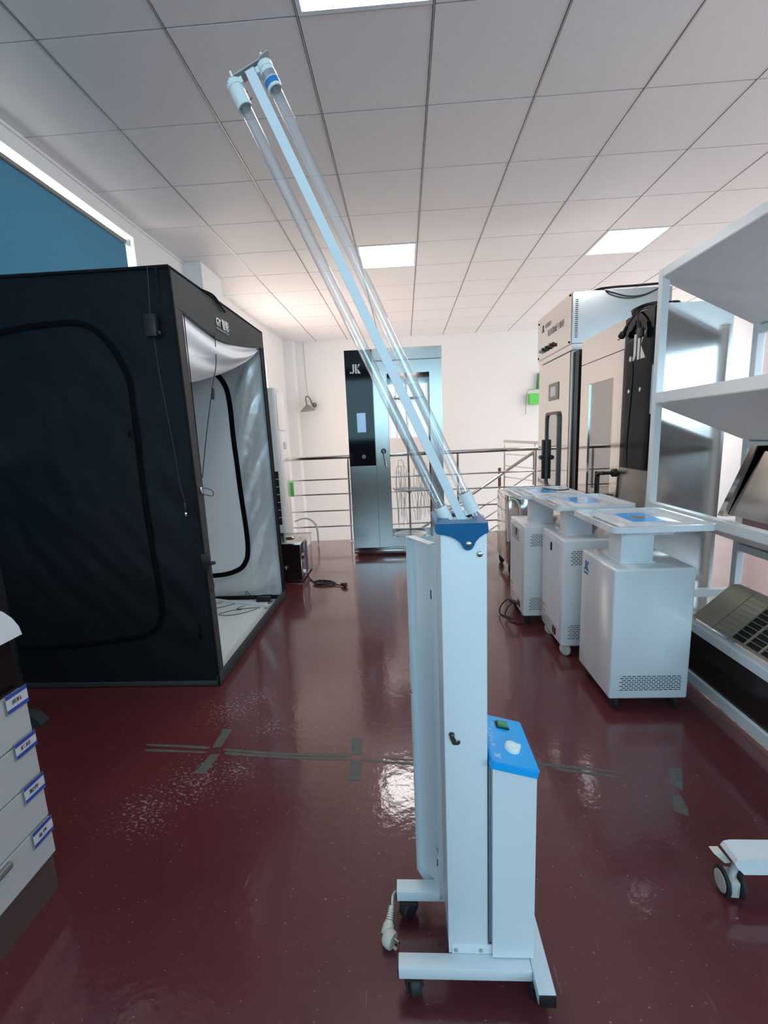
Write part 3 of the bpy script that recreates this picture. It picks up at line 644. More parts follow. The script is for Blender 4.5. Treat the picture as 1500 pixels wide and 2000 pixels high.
m = M(); m.tube([(-1.07, 2.50, 2.122), (-1.05, 2.62, 2.125), (-1.052, 2.72, 2.10), (-1.05, 2.78, 2.075)], .006, 6); m.tube([(-1.06, 2.46, 2.12), (-1.045, 2.60, 2.105), (-1.048, 2.76, 2.08)], .003, 6); m.build('carry_strap', tent_edge, N_)
m = M(); m.tube([(-1.12, TY0-.006, 2.12), (-1.125, TY0-.008, 2.02), (-1.12, TY0-.006, 1.96)], .004, 6); m.box(-1.128, -1.117, TY0-.012, TY0-.004, 2.07, 2.11, .002); m.build('hanging_strap', tent_edge, N_)
for i, (x, y, z) in enumerate(((-1.12, TY0-.006, .36),)):
    m = M(); m.tube([(x, y, z), (x+.01, y-.004, z-.03), (x+.004, y, z-.06)], .003, 6); m.box(x-.003, x+.012, y-.006, y, z-.085, z-.055, .002); m.build('zip_pull', zip_mat, N_)
# adapters hanging on the tent
def adapter(x0, x1, y0, y1, z0, z1, label, cords, knob):
    t = thing('power_adapter', label, 'power adapter', ((x0+x1)/2, (y0+y1)/2, z0))
    m = M(); m.box(x0, x1, y0, y1, z0, z1, .004, 2); m.build('housing', black_plastic, t)
    if knob: m = M(); m.cyl(knob[0], knob[1], .010, .008, seg=16); m.build('dial', black_plastic, t)
    for c in cords: m = M(); m.tube(c, .0022, 6); m.build('cord', cable_black, t)
adapter(-1.190, -1.135, 2.120, 2.150, 1.805, 1.905, 'black power adapter box hung high on the near black wall of the tent',
        [[(-1.165, 2.14, 1.905), (-1.16, 2.145, 2.0), (-1.155, 2.150, 2.115)], [(-1.16, 2.14, 1.805), (-1.155, 2.146, 1.6), (-1.13, 2.144, 1.3), (-1.12, 2.142, 1.12), (-1.105, 2.142, 1.02)]], ((-1.138, 2.135, 1.822), (-1.122, 2.13, 1.822)))
adapter(-1.060, -1.032, 2.150, 2.205, .655, .745, 'black dimmer box with knob hung low on the near corner of the tent opening',
        [[(-1.04, 2.18, .655), (-1.035, 2.19, .60), (-1.03, 2.20, .56), (-1.033, 2.18, .53), (-1.037, 2.17, .55)]], ((-1.032, 2.19, .685), (-1.008, 2.195, .685)))
t = thing('plug_connector', 'small clear plug at the end of the cord hanging on the near tent wall', 'connector', (-1.10, 2.142, .98))
m = M(); m.box(-1.110, -1.098, 2.136, 2.146, .965, 1.018, .002); m.build('body', black_plastic, t); m = M(); m.box(-1.109, -1.099, 2.138, 2.144, .945, .965, .001); m.build('contact', chrome, t)
t = thing('cable_loop', 'thin black cord loop poking out of the tent jamb at mid height', 'cord', (-1.04, 2.22, 1.05))
m = M(); m.tube([(-1.045, 2.20, 1.075), (-1.02, 2.215, 1.075), (-.995, 2.23, 1.055), (-1.00, 2.23, 1.035), (-1.02, 2.215, 1.04), (-1.045, 2.20, 1.05)], .002, 6, close=False); m.build('cord', cable_black, t)
m = M(); m.box(-1.050, -1.036, 2.19, 2.205, 1.05, 1.085, .002); m.build('clip', chrome, t)
t = thing('light_bar', 'slim white aluminium light bar lying on the floor inside the tent', 'light bar', (-1.32, 3.31, .024))
m = M(); dd = Vector((.543, -.177, 0)).normalized(); ss = Vector((-dd.y, dd.x, 0)); c0 = Vector((-1.60, 3.402, 0))
m.prism([(0, -.014), (.53, -.014), (.53, .014), (0, .014)], lambda u, v, w_: tuple(c0+dd*u+ss*v+Vector((0, 0, .0245+.014*w_)))); m.build('housing', white_metal, t, smooth=False)
m = M(); m.prism([(.53, -.015), (.536, -.015), (.536, .015), (.53, .015)], lambda u, v, w_: tuple(c0+dd*u+ss*v+Vector((0, 0, .0245+.015*w_)))); m.build('end_cap', white_plastic, t, smooth=False)
t = thing('power_adapter', 'black power brick with cords on the floor inside the tent', 'power adapter', (-1.17, 3.37, .024))
m = M(); m.box(-1.235, -1.125, 3.345, 3.395, .0245, .060, .004); m.build('housing', black_plastic, t)
for c in ([(-1.235, 3.37, .04), (-1.28, 3.38, .06), (-1.33, 3.40, .10), (-1.325, 3.39, .05), (-1.33, 3.39, .028)], [(-1.12, 3.36, .03), (-1.10, 3.34, .03), (-1.13, 3.32, .028), (-1.12, 3.35, .03)],
          [(-1.30, 3.27, .027), (-1.34, 3.23, .027), (-1.33, 3.20, .027), (-1.22, 3.22, .027), (-1.16, 3.22, .027)],
          [(-1.18, 3.20, .027), (-1.26, 3.12, .027), (-1.36, 3.08, .027), (-1.44, 3.10, .027), (-1.43, 3.13, .027), (-1.36, 3.18, .027), (-1.30, 3.19, .027)],
          [(-1.40, 3.32, .027), (-1.50, 3.24, .027), (-1.60, 3.20, .027), (-1.72, 3.21, .027)], [(-1.52, 3.36, .027), (-1.60, 3.30, .027), (-1.70, 3.26, .027)]):
    m = M(); m.tube(c, .0024, 6); m.build('cord', cable_black, t)

# ================================================================== drawer cabinet (far left foreground) and printer on it
t = thing('drawer_cabinet', 'low cabinet with grey-white drawers and black top at the left edge of the photo', 'cabinet', (-1.35, .75, 0))
m = M(); m.box(-1.60, -1.092, .30, 1.083, .123, .80, .002); m.build('body', black_gloss, t, smooth=False)
m = M(); m.box(-1.595, -1.088, .305, 1.081, 0, .123); m.build('plinth', plinth_mat, t, smooth=False)
LB = [('资料', .614, .664), ('耗材', .480, .524), ('配件', .343, .391), ('备件', .200, .248)]
DZ = [(.519, .654), (.388, .514), (.252, .383), (.127, .247)]
for (z0, z1), (tx, l0, l1) in zip(DZ, LB):
    m = M(); m.box(-1.092, -1.076, .302, 1.082, z0, z1, .0015); d = m.build('drawer', drawer_grey, t, smooth=False)
    if z0 < .13:
        m = M(); m.box(-1.078, -1.060, .72, .945, z1-.022, z1-.004, .006); m.build('handle', mat('handle_satin', (.4, .42, .42), .3, .8), d)
    m = M(); m.box(-1.0755, -1.072, 1.013, 1.086, l0-.004, l1+.004, .001); lh = m.build('label_holder', acrylic, d)
    m = M(); m.box(-1.0718, -1.0713, 1.018, 1.084, l0, l1); m.build('label_card', label_white, lh, smooth=False)
    m = M(); m.box(-1.0712, -1.0708, 1.018, 1.084, l1-.011, l1); m.box(-1.0712, -1.0708, 1.018, 1.084, l0, l0+.010); m.build('label_stripe', label_blue, lh, smooth=False)
    text('label_text', tx, .0135, lambda u, v, w_: (-1.0710+w_, 1.033+u*1.15, (l0+l1)/2-.005+v), None, ink, lh, .0003)
t = thing('white_printer', 'curved white lid of a machine on the black cabinet, cut off at the left edge', 'printer', (-1.25, .8, .80))
m = M(); pr = [(.30, 0), (1.105, 0), (1.100, .025), (1.085, .055), (1.062, .083), (1.030, .108), (.99, .128), (.94, .140), (.88, .147), (.30, .150)]
m.prism(pr, lambda u, v, w_: (-1.55+.475*w_, u, .802+v)); m.build('lid', white_gloss, t)
m = M(); m.box(-1.50, -1.12, .35, 1.04, .8005, .8022); m.build('base', black_plastic, t, smooth=False)
t = thing('equipment_stand', 'small dark green-grey stand foot on the floor behind the drawer cabinet', 'foot', (-1.80, 1.85, 0))
m = M(); m.prism([(-1.95, .0), (-1.775, 0), (-1.770, .012), (-1.800, .050), (-1.85, .07), (-1.95, .07)], lambda u, v, w_: (u, 1.83+.05*w_, v)); m.build('body', mat('dark_green_grey', (.035, .045, .045), .5), t)
m = M(); m.cyl((-1.90, 1.855, .065), (-1.90, 1.855, .40), .015); m.build('post', black_plastic, t)

t = thing('dark_filler_panel', 'added dark grey filler panel standing flat against the left wall between drawer cabinet and tent', 'board', (-2.17, 1.7, 0))
m = M(); m.prism([(-2.192, 0), (-2.166, 0), (-2.166, 1.2), (-2.192, 1.2)], lambda u, v, w_: (u, 1.20+1.4*w_, v)); m.build('panel', mat('dark_grey_filler', (.030, .030, .030), .5), t, smooth=False)  # made-up sheet, added to darken the strip of wall beside the tent
# ================================================================== floor tapes
def tape(pts, label):
    m = M(); m.prism(pts, lambda u, v, w_: (u, v, .0002+.0006*w_)); tag(m.build('floor_tape', tape_mat, smooth=False), label, 'tape', 'grey tape on the red floor')
def ribbon(a, b, w0, w1, n=14, amp=.0015, bend=0):
    a = Vector(a); b = Vector(b); d = (b-a).normalized(); s_ = Vector((-d.y, d.x)); L = []; R = []
    for i in range(n+1):
        t_ = i/n; w_ = (w0+(w1-w0)*t_)/2*(.85+.3*random.random()); c = a+(b-a)*t_+s_*bend*math.sin(t_*PI)
        if i in (0, n): w_ *= .35
        L.append(tuple(c+s_*(w_+random.uniform(-amp, amp)))); R.append(tuple(c-s_*(w_+random.uniform(-amp, amp))))
    return L+R[::-1]
tape(ribbon((-1.185, 1.706), (-.885, 1.682), .010, .018), 'thin tape strip left of the left cross, the upper of two')
tape(ribbon((-1.170, 1.672), (-.885, 1.654), .016, .012), 'thin tape strip left of the left cross, the lower of two')
tape(ribbon((-.822, 1.672), (-.262, 1.634), .014, .020, 22, bend=-.012), 'long thin tape strip between the two crosses, the upper one')
tape(ribbon((-.808, 1.650), (-.262, 1.609), .016, .012, 22, bend=-.008), 'long thin tape strip between the two crosses, the lower one')
tape(ribbon((-.215, 1.603), (.10, 1.570), .010, .016), 'dark tape strip running under the lamp trolley, the lower one')
tape(ribbon((-.13, 1.617), (.10, 1.588), .008, .010), 'dark tape strip running under the lamp trolley, the upper one')
tape(ribbon((.46, 1.585), (.778, 1.532), .022, .008), 'tape strip right of the blue control panel, the upper one')
tape(ribbon((.54, 1.553), (.775, 1.505), .016, .010), 'tape strip right of the blue control panel, the lower one')
tape([(-.878, 1.807), (-.833, 1.805), (-.838, 1.686), (-.876, 1.684)], 'short tape patch at the left cross, the far one')
tape([(-.866, 1.640), (-.826, 1.643), (-.838, 1.533), (-.885, 1.534)], 'short tape patch at the left cross, the near one')
tape([(-.272, 1.738), (-.226, 1.738), (-.220, 1.636), (-.263, 1.638)], 'short tape patch at the middle cross, the far one')
tape([(-.262, 1.601), (-.217, 1.603), (-.211, 1.496), (-.259, 1.495)], 'short tape patch at the middle cross, the near one')
tape([(.967, 1.552), (1.018, 1.550), (.985, 1.490), (.957, 1.440), (.935, 1.476)], 'tape patch near the right edge, the far one of two')
tape([(.916, 1.428), (.938, 1.421), (.930, 1.37), (.913, 1.334), (.878, 1.354), (.895, 1.40)], 'tape patch near the right edge, the near one of two')

# ================================================================== endoscope storage cabinet (centre back)
K = thing('storage_cabinet', 'tall stainless steel cabinet with glass door and black control panel, centre back', 'cabinet', (-.09, 5.0, 0))
kx0, kx1, ky0, ky1, kz = -.592, .411, 4.757, 5.235, 2.190
m = M()
m.box(kx0, -.305, ky0+.012, ky1, .06, kz)            # control side housing
m.box(-.305, kx1, ky0+.03, ky1, 2.062, kz); m.box(-.305, kx1, ky0+.03, ky1, .06, .150)
m.box(kx1-.020, kx1, ky0+.012, ky1, .15, 2.062)
m.box(-.305, -.17, ky1-.02, ky1, .15, 2.062); m.box(.285, kx1-.02, ky1-.02, ky1, .15, 2.062); m.box(-.17, .285, ky1-.02, ky1, .15, .20); m.box(-.17, .285, ky1-.02, ky1, 1.88, 2.062)
m.build('body', steel, K, smooth=False)
m = M(); m.box(kx0, kx1, ky0-.002, ky1, .025, .085, .004); m.build('base_frame', steel_pol, K)
m = M(); m.box(-.300, kx1, ky0, ky0+.028, 2.072, kz, .002); m.build('top_fascia', steel, K, smooth=False)
m = M(); m.box(kx0, -.308, ky0, ky0+.012, .09, .990, .001); m.build('lower_panel', steel, K, smooth=False)
m = M(); m.box(kx0, -.308, ky0-.001, ky0+.012, .995, kz-.002, .001); bp_ = m.build('control_panel', black_glass, K, smooth=False)
m = M(); m.box(-.490, -.398, ky0-.003, ky0-.001, 1.352, 1.552); m.build('display', pale_screen, bp_, smooth=False)
jk_logo(.092, '-y', (-.540, ky0-.001, 1.955), logo_white, bp_)
m = M(); m.lathe([(.022, 0), (.022, .003), (.010, .008), (.001, .009)], (-.435, ky0-.001, 1.095), (0, -1, 0), 20); m.build('socket', mat('grey_socket', (.18, .2, .22), .3), bp_)
dx0, dx1, dz0, dz1 = -.302, .408, .092, 2.062; gx0, gx1, gz0, gz1 = -.160, .282, .200, 1.940
dm = M()
dm.box(dx0, gx0, ky0, ky0+.026, dz0, dz1); dm.box(gx1, dx1, ky0, ky0+.026, dz0, dz1); dm.box(gx0, gx1, ky0, ky0+.026, dz0, gz0); dm.box(gx0, gx1, ky0, ky0+.026, gz1, dz1)
dr_ = dm.build('door', steel, K, smooth=False)
m = M(); m.box(gx0, gx1, ky0+.010, ky0+.015, gz0, gz1); m.build('door_glass', pane_glass, dr_, smooth=False)
m = M(); m.box(gx0, gx1, ky1-.014, ky1-.009, .20, 1.88); m.build('rear_glass', pane_glass, K, smooth=False)
m = M(); m.lathe([(.028, 0), (.028, .010), (.020, .014), (.001, .015)], (-.222, ky0, 1.145), (0, -1, 0), 26); hh = m.build('handle_lock', black_plastic, dr_)
m = M(); m.cyl((-.222, ky0-.014, 1.145), (-.222, ky0-.026, 1.145), .014); m.tube([(-.222, ky0-.024, 1.145), (-.217, ky0-.028, 1.08), (-.198, ky0-.028, .975)], (.011, .006), 10); m.build('handle_lever', chrome, hh)
for x in (kx0+.06, kx1-.06):
    for y in (ky0+.06, ky1-.06): m = M(); m.cyl((x, y, 0), (x, y, .026), .022); m.build('foot', black_rubber, K)
m = M(); m.cyl((.04, 5.0, .16), (.04, 5.0, 2.05), .011); m.lathe([(.025, 0), (.025, .02), (.012, .03)], (.04, 5.0, .66), (0, 0, 1)); m.lathe([(.028, 0), (.028, .03), (.012, .06)], (.04, 5.0, 1.63), (0, 0, 1)); m.build('hanger_pole', steel_pol, K)
for z in (.70, 1.70):
    m = M(); n = 16
    m.tube([(.04+.175*math.cos(2*PI*k/n), 5.0+.150*math.sin(2*PI*k/n), z) for k in range(n)], .004, 6, close=True)
    m.tube([(.04+.135*math.cos(2*PI*k/n), 5.0+.115*math.sin(2*PI*k/n), z) for k in range(n)], .004, 6, close=True)
    for k in range(8): a = 2*PI*k/8+.2; m.cyl((.04, 5.0, z), (.04+.175*math.cos(a), 5.0+.150*math.sin(a), z), .003, seg=6)
    for k in range(16):
        a = 2*PI*k/16; m.tube([(.04+.175*math.cos(a), 5+.15*math.sin(a), z), (.04+.19*math.cos(a), 5+.165*math.sin(a), z+.012), (.04+.19*math.cos(a+.12), 5+.165*math.sin(a+.12), z+.02)], .003, 6)
    m.build('hanger_ring', tube_white if z < 1 else steel_pol, K)
random.seed(11)
for k, a in enumerate((2.3, 2.8, 3.3, 3.9, 5.3, 5.7, .1, .6, 4.5, 1.2)):
    m = M(); cx = .04+.15*math.cos(a); cy = 5+.12*math.sin(a); top = .86+random.random()*.22; bot = .27+random.random()*.12; dx = random.uniform(-.04, .04)
    m.tube([(cx+dx*1.2, cy-.03, bot), (cx+dx, cy-.02, bot+.2), (cx, cy-.012, .70), (cx+dx*.4, cy, top-.04), (cx+dx*.4+.03, cy+.01, top), (cx+dx*.4+.06, cy+.01, top-.06), (cx+.05, cy+.02, .70), (cx+.06-dx, cy+.02, bot+.05)], .0032, 6); m.build('endoscope_tube', tube_white, K)
m = M(); m.lathe([(.17, 0), (.185, .025), (.19, .03), (.18, .028), (.165, .006)], (.04, 5.0, .155), (0, 0, 1), 30); m.box(-.12, .02, 4.80, 4.84, .205, .225, .003); m.build('drip_tray', white_plastic, K)
m = M(); m.box(-.04, .17, 4.86, 4.92, 2.03, 2.055, .004); m.build('interior_lamp', mat('lamp_strip', (.9, .9, .9), .4, emit=(1, 1, 1), es=4), K)

# ================================================================== railing of the stairwell
def yr(x): return 5.42+.025*(x+2.2)
Rl = thing('stair_railing', 'stainless steel railing along the floor edge behind the glass-door cabinet', 'railing', (0, yr(0), 0))
m = M(); m.cyl((XL+.004, yr(XL), 1.068), (2.6, yr(2.6), 1.082), .024, seg=24); m.build('handrail', steel_pol, Rl)
for z in (.80, .615, .405, .205): m = M(); m.cyl((XL+.004, yr(XL), z), (2.6, yr(2.6), z+.008), .0095, seg=14); m.build('rail', steel_pol, Rl)
for x in (-1.95, -.700, .648, 1.60, 2.55):
    m = M(); m.cyl((x, yr(x), 0.001), (x, yr(x), 1.06), .016, seg=16); m.lathe([(.035, 0.0005), (.033, .008), (.018, .016)], (x, yr(x), 0)); m.build('post', steel_pol, Rl)
Rs = thing('sloping_stair_railing', 'sloping steel railing of the stairs descending behind the floor edge', 'railing', (1.6, 6.0, 0))
sl_ = (1.011-.249)/(1.686-.516)
for k, (dz, r) in enumerate(((0, .022), (-.27, .009), (-.45, .009), (-.66, .009), (-.86, .009))):
    x1, x0 = 1.72, -.9
    m = M(); m.cyl((x0, 5.95, 1.03+dz+(x0-1.72)*sl_), (x1, 5.95, 1.03+dz), r, seg=16); m.build('handrail' if k == 0 else 'rail', steel_pol, Rs)
for x in (1.70, .55, -.6):
    m = M(); z = 1.03+(x-1.72)*sl_; m.cyl((x, 5.95, z-1.0), (x, 5.95, z), .015, seg=14); m.build('post', steel_pol, Rs)
Rf = thing('landing_railing', 'thin steel railing on the far landing, right of the trolley tubes', 'railing', (1.9, 7.9, 0))
m = M(); m.cyl((1.77, 8.0, 1.128), (2.35, 6.4, 1.08), .024); m.build('handrail', steel_pol, Rf)
for z in (.90, .70, .50): m = M(); m.cyl((1.77, 8.0, z), (2.35, 6.4, z-.01), .009, seg=12); m.build('rail', steel_pol, Rf)
for x, y in ((1.77, 8.0), (2.07, 7.2), (2.33, 6.45)): m = M(); m.cyl((x, y, -.25), (x, y, 1.11), .014, seg=14); m.build('post', steel_pol, Rf)
m = M()
for k in range(14):
    x1 = 1.8-.26*k; m.box(x1-.27, x1, 6.02, 7.0, -.17*(k+1)-.16, -.17*(k+1))
m.box(1.8, 3.2, 6.3, 7.9, -.42, -.26)
tag(m.build('staircase', wall_mat, smooth=False), 'white stair flight descending left beyond the steel railing', 'stairs')
t = thing('wooden_panel', 'narrow brown wooden board standing on the far landing behind the railing', 'board', (1.72, 7.9, 0))
m = M(); m.box(1.665, 1.715, 8.02, 8.04, .30, .66); m.build('board', brown_wood, t, smooth=False)
m = M(); m.box(1.68, 1.70, 8.025, 8.035, -.25, .30); m.build('stake', brown_wood, t, smooth=False)

# ================================================================== standing air conditioner, ultrasonic cleaner, wall lamp
A = thing('standing_air_conditioner', 'tall white floor-standing air conditioner between the tent and the railing', 'air conditioner', (-1.6, 5.1, 0))
ax0, ax1, ay0, ay1 = -1.86, -1.395, 4.90, 5.30
m = M(); m.prism(rrect(ax0, ax1, ay0, ay1, .03, 4), lambda u, v, w_: (u, v, .005+1.865*w_)); m.build('body', ac_white, A)
m = M(); m.prism(rrect(ay0+.05, ay1-.04, 1.42, 1.83, .03, 4), lambda u, v, w_: (ax1+.001+.006*w_, u, v)); m.build('outlet_cover', white_gloss, A)
m = M(); m.box(ax1, ax1+.004, ay0+.05, ay1-.04, .55, 1.40, .002); m.build('front_panel', white_gloss, A)
m = M(); m.box(ax1+.004, ax1+.009, 5.12, 5.21, 1.20, 1.28, .002); m.build('display', mat('ac_display', (.55, .48, .46), .3), A)
m = M(); m.box(ax1-.17, ax1-.02, ay0-.001, ay0+.002, .35, .97); g = m.build('grille', dark_hole, A, smooth=False)
m = M()
for k in range(8): m.box(ax1-.172, ax1-.018, ay0-.006, ay0-.001, .35+.088*k-.003, .35+.088*k+.003)
for k in range(4): m.box(ax1-.172+.05*k, ax1-.166+.05*k, ay0-.006, ay0-.001, .35, .97)
m.build('grille_bars', ac_white, g, smooth=False)
m = M(); m.tube([(ax1+.01, 5.32, .31), (-1.30, 5.33, .34), (-1.20, 5.33, .33), (-1.13, 5.33, .26), (-1.11, 5.33, .16), (-1.11, 5.33, .02)], .012, 8); m.build('hose', mat('pale_hose', (.62, .64, .66), .4), A)
m = M(); m.prism(rrect(5.303, 5.325, .62, .80, .008, 3), lambda u, v, w_: (-1.45+.085*w_, u, v)); m.build('green_sticker', green_pl, A)
U = thing('ultrasonic_cleaner', 'small stainless box with lid hole and dark front on the floor beside the tent', 'cleaner', (-1.15, 4.12, 0))
m = M(); m.box(-1.36, -.978, 3.895, 4.36, .012, .362, .004); m.build('body', steel_pol, U)
m = M(); m.box(-1.355, -.983, 3.890, 3.895, .02, .358, .001); m.build('dark_side', mat('brown_black_film', (.018, .010, .010), .2), U, smooth=False)
m = M(); m.box(-1.37, -.970, 3.885, 4.37, .362, .372, .003); ld = m.build('lid', steel_pol, U)
m = M(); m.lathe([(.042, 0), (.042, .003), (.030, .001), (.001, .001)], (-1.12, 4.08, .372), (0, 0, 1)); m.build('lid_hole', dark_hole, ld)
m = M(); m.tube([(-1.16, 4.08, .374), (-1.15, 4.08, .386), (-1.10, 4.08, .386), (-1.09, 4.08, .374)], .005, 8); m.build('lid_handle', chrome, ld)
m = M(); m.box(-.978, -.975, 4.06, 4.14, .05, .34); m.build('control_strip', mat('violet_strip', (.06, .05, .20), .4), U, smooth=False)
m = M(); m.cyl((-.978, 3.96, .085), (-.960, 3.96, .085), .018); m.build('drain_knob', white_plastic, U)
m = M(); m.cyl((-1.12, 3.890, .15), (-1.12, 3.872, .15), .008); m.cyl((-1.12, 3.870, .17), (-1.12, 3.870, .13), .004); m.cyl((-1.14, 3.872, .15), (-1.10, 3.872, .15), .004); m.build('drain_tap', chrome, U)
for x, y in ((-1.34, 3.92), (-1.0, 3.92), (-1.34, 4.34), (-1.0, 4.34)): m = M(); m.cyl((x, y, 0), (x, y, .013), .012, seg=12); m.build('foot', black_rubber, U)
t = U
m = M(); m.tube([(-.972, 4.02, .08), (-.95, 4.00, .02), (-.90, 3.92, .006), (-.86, 3.86, .006), (-.80, 3.80, .008), (-.70, 3.80, .012), (-.68, 3.84, .010), (-.74, 3.88, .008), (-.84, 3.87, .014), (-.87, 3.83, .016), (-.80, 3.78, .018), (-.70, 3.79, .018), (-.66, 3.80, .014), (-.72, 3.85, .020), (-.82, 3.87, .022), (-.85, 3.84, .02), (-.76, 3.80, .026), (-.69, 3.80, .02), (-.64, 3.77, .010), (-.58, 3.74, .010)], .0060, 8); m.build('cable', cable_black, t)
m = M(); m.tube([(-.79, 3.85, .004), (-.785, 3.83, .03), (-.78, 3.79, .03), (-.775, 3.77, .004)], .004, 6); m.build('cable_tie', cable_black, t)
m = M(); m.lathe([(.010, -.03), (.016, -.005), (.021, .004), (.021, .022), (.018, .025)], (-.575, 3.735, .021), (.75, -.6, -.05), 20); pg = m.build('plug', black_plastic, t)
for dy in (-.008, .008): m = M(); m.cyl((-.558+dy*.6, 3.722+dy, .021), (-.537+dy*.6, 3.706+dy, .020), .003, seg=8); m.build('prong', chrome, pg)
t = thing('wall_lamp', 'grey metal gooseneck wall lamp on the back wall above the railing', 'lamp', (-1.72, YB, 1.88))
m = M(); m.lathe([(.150, 0), (.148, .006), (.060, .085), (.035, .10), (.020, .12), (.001, .122)], (-1.80, 8.52, 1.835), (-.10, 0, 1)); m.build('shade', mat('aged_grey_metal', (.32, .30, .27), .4, .6), t)
m = M(); m.tube([(-1.815, 8.52, 1.95), (-1.83, 8.52, 2.06), (-1.81, 8.55, 2.11), (-1.77, 8.60, 2.08), (-1.745, 8.66, 1.99), (-1.73, 8.70, 1.96)], .012, 8); m.build('gooseneck', mat('dark_lamp_metal', (.16, .15, .14), .4, .7), t)
m = M(); m.lathe([(.045, 0), (.045, .03), (.035, .05), (.02, .08)], (-1.72, YB-.001, 1.96), (0, -1, 0)); m.build('wall_mount', mat('dark_lamp_metal', (.16, .15, .14), .4, .7), t)
m = M(); m.tube([(-1.86, YB-.006, CZ-.03), (-1.855, YB-.006, 2.5), (-1.835, YB-.006, 2.12), (-1.80, YB-.015, 2.02), (-1.745, YB-.02, 1.98)], .005, 6); m.build('wire', mat('pale_wire', (.55, .50, .48), .5), t)
t = thing('green_holder', 'green plastic holder with wire bracket on the back wall beside the tall steel cabinet', 'holder', (2.49, YB, 1.8))
m = M(); m.prism([(-.10, 0), (.10, 0), (.12, .20), (-.11, .20)], lambda u, v, w_: (2.49+u, YB-.004-.10*w_, 1.78+v)); m.build('cup', green_pl, t)
m = M(); m.tube([(2.33, YB-.05, 1.60), (2.33, YB-.05, 1.95), (2.37, YB-.05, 2.05), (2.50, YB-.05, 2.06)], .007, 6, smooth=False); m.build('bracket', mat('grey_wire', (.35, .37, .37), .4, .5), t)
m = M(); m.prism([(.04, 0), (.12, 0), (.12, .30), (.06, .28)], lambda u, v, w_: (2.49+u, YB-.004-.06*w_, 2.06+v)); m.build('upper_tag', mat('dark_green', (.03, .22, .06), .5), t)

# ================================================================== steel machines on the right
X1 = 1.45
Q = thing('steel_cabinet', 'stainless steel cabinet with black panel and glass door, behind the white rack', 'cabinet', (1.68, 3.26, 0))
qy0, qy1, qx1, qz = 2.735, 3.785, 1.885, 1.978
m = M(); m.box(X1+.014, qx1, qy0+.001, 3.09, .08, qz-.001); m.box(X1+.03, qx1, 3.09, qy1, 1.79, qz-.001); m.box(X1+.03, qx1, 3.09, qy1, .08, .25); m.box(qx1-.03, qx1, 3.09, qy1, .25, 1.79); m.box(X1+.03, qx1, qy1-.02, qy1, .25, 1.79)
m.build('body', steel_side, Q, smooth=False)
m = M(); m.box(X1, X1+.014, qy0, 3.075, .10, 1.025, .001); m.build('lower_panel', steel, Q, smooth=False)
m = M(); m.box(X1-.001, X1+.014, qy0+.004, 3.075, 1.030, qz-.004, .001); bq2 = m.build('control_panel', black_glass, Q, smooth=False)
jk_logo(.155, '-x', (X1-.001, 3.01, 1.70), logo_white, bq2)
for y in (2.99, 2.853): m = M(); m.lathe([(.013, 0), (.013, .004), (.006, .007), (.001, .007)], (X1-.001, y, 1.517), (-1, 0, 0), 18); m.build('button', chrome, bq2)
m = M(); m.box(X1, X1+.03, 3.078, qy1, 1.796, qz, .001); m.build('top_fascia', steel_pink, Q, smooth=False)
m = M(); g0, g1, gz0_, gz1_ = 3.215, 3.620, .36, 1.632
m.box(X1, X1+.028, 3.080, g0, .10, 1.790); m.box(X1, X1+.028, g1, qy1, .10, 1.790); m.box(X1, X1+.028, g0, g1, .10, gz0_); m.box(X1, X1+.028, g0, g1, gz1_, 1.790); d2 = m.build('door', steel_pink, Q, smooth=False)
m = M(); m.box(X1+.008, X1+.013, g0, g1, gz0_, gz1_); m.build('door_glass', glassmat('smoked_glass', (.75, .77, .78), .42, .3), d2, smooth=False)
m = M(); m.lathe([(.026, 0), (.030, .010), (.022, .020), (.012, .022), (.012, .075)], (X1, 3.142, .985), (-1, 0, 0), 20); hd_ = m.build('handle_hub', black_plastic, d2)
m = M(); m.tube([(X1-.07, 3.142, .985), (X1-.075, 3.20, .980), (X1-.075, 3.235, .965)], .014, 10); m.tube([(X1-.075, 3.235, .99), (X1-.075, 3.24, .88), (X1-.07, 3.243, .70)], (.011, .017), 10); m.build('handle_lever', black_plastic, hd_)
for x in (X1+.06, qx1-.06):
    for y in (qy0+.06, qy1-.06): m = M(); m.cyl((x, y, 0), (x, y, .082), .02); m.build('foot', black_rubber, Q)
for z in (.7, 1.05, 1.4): m = M(); m.box(X1+.06, qx1-.04, 3.11, qy1-.03, z, z+.006); m.build('inner_shelf', steel_pol, Q, smooth=False)
W = thing('drying_cabinet', 'tallest stainless steel drying cabinet with upper box and black handle, right of centre', 'cabinet', (1.85, 4.45, 0))
wy0, wy1, wx1 = 3.99, 4.93, 2.24
m = M(); m.box(X1+.03, wx1-.01, wy0+.01, wy1-.01, .05, 1.955); m.build('body', steel_side, W, smooth=False)
m = M(); m.box(X1-.012, wx1, wy0, wy1, 2.005, 2.418, .003); ub = m.build('upper_box', steel_side, W, smooth=False)
m = M(); m.box(X1-.018, X1-.012, wy0+.012, wy1, 2.010, 2.414, .001); m.build('upper_front', steel_pink, ub, smooth=False)
m = M(); m.box(X1-.006, wx1-.005, wy0+.004, wy1, 1.957, 2.004); m.build('neck_band', steel_pink, W, smooth=False)
m = M()
for k in range(20): m.box(X1+.012, X1+.036, wy0-.001, wy0+.002, 2.055+.0155*k, 2.061+.0155*k)
m.build('vent_slots', dark_hole, ub, smooth=False)
for y, z in ((4.90, 2.37), (4.03, 2.40), (4.90, 2.03), (4.03, 2.025)): m = M(); m.lathe([(.010, 0), (.008, .006), (.001, .007)], (X1-.018, y, z), (-1, 0, 0), 12); m.build('screw', dark_hole, ub)
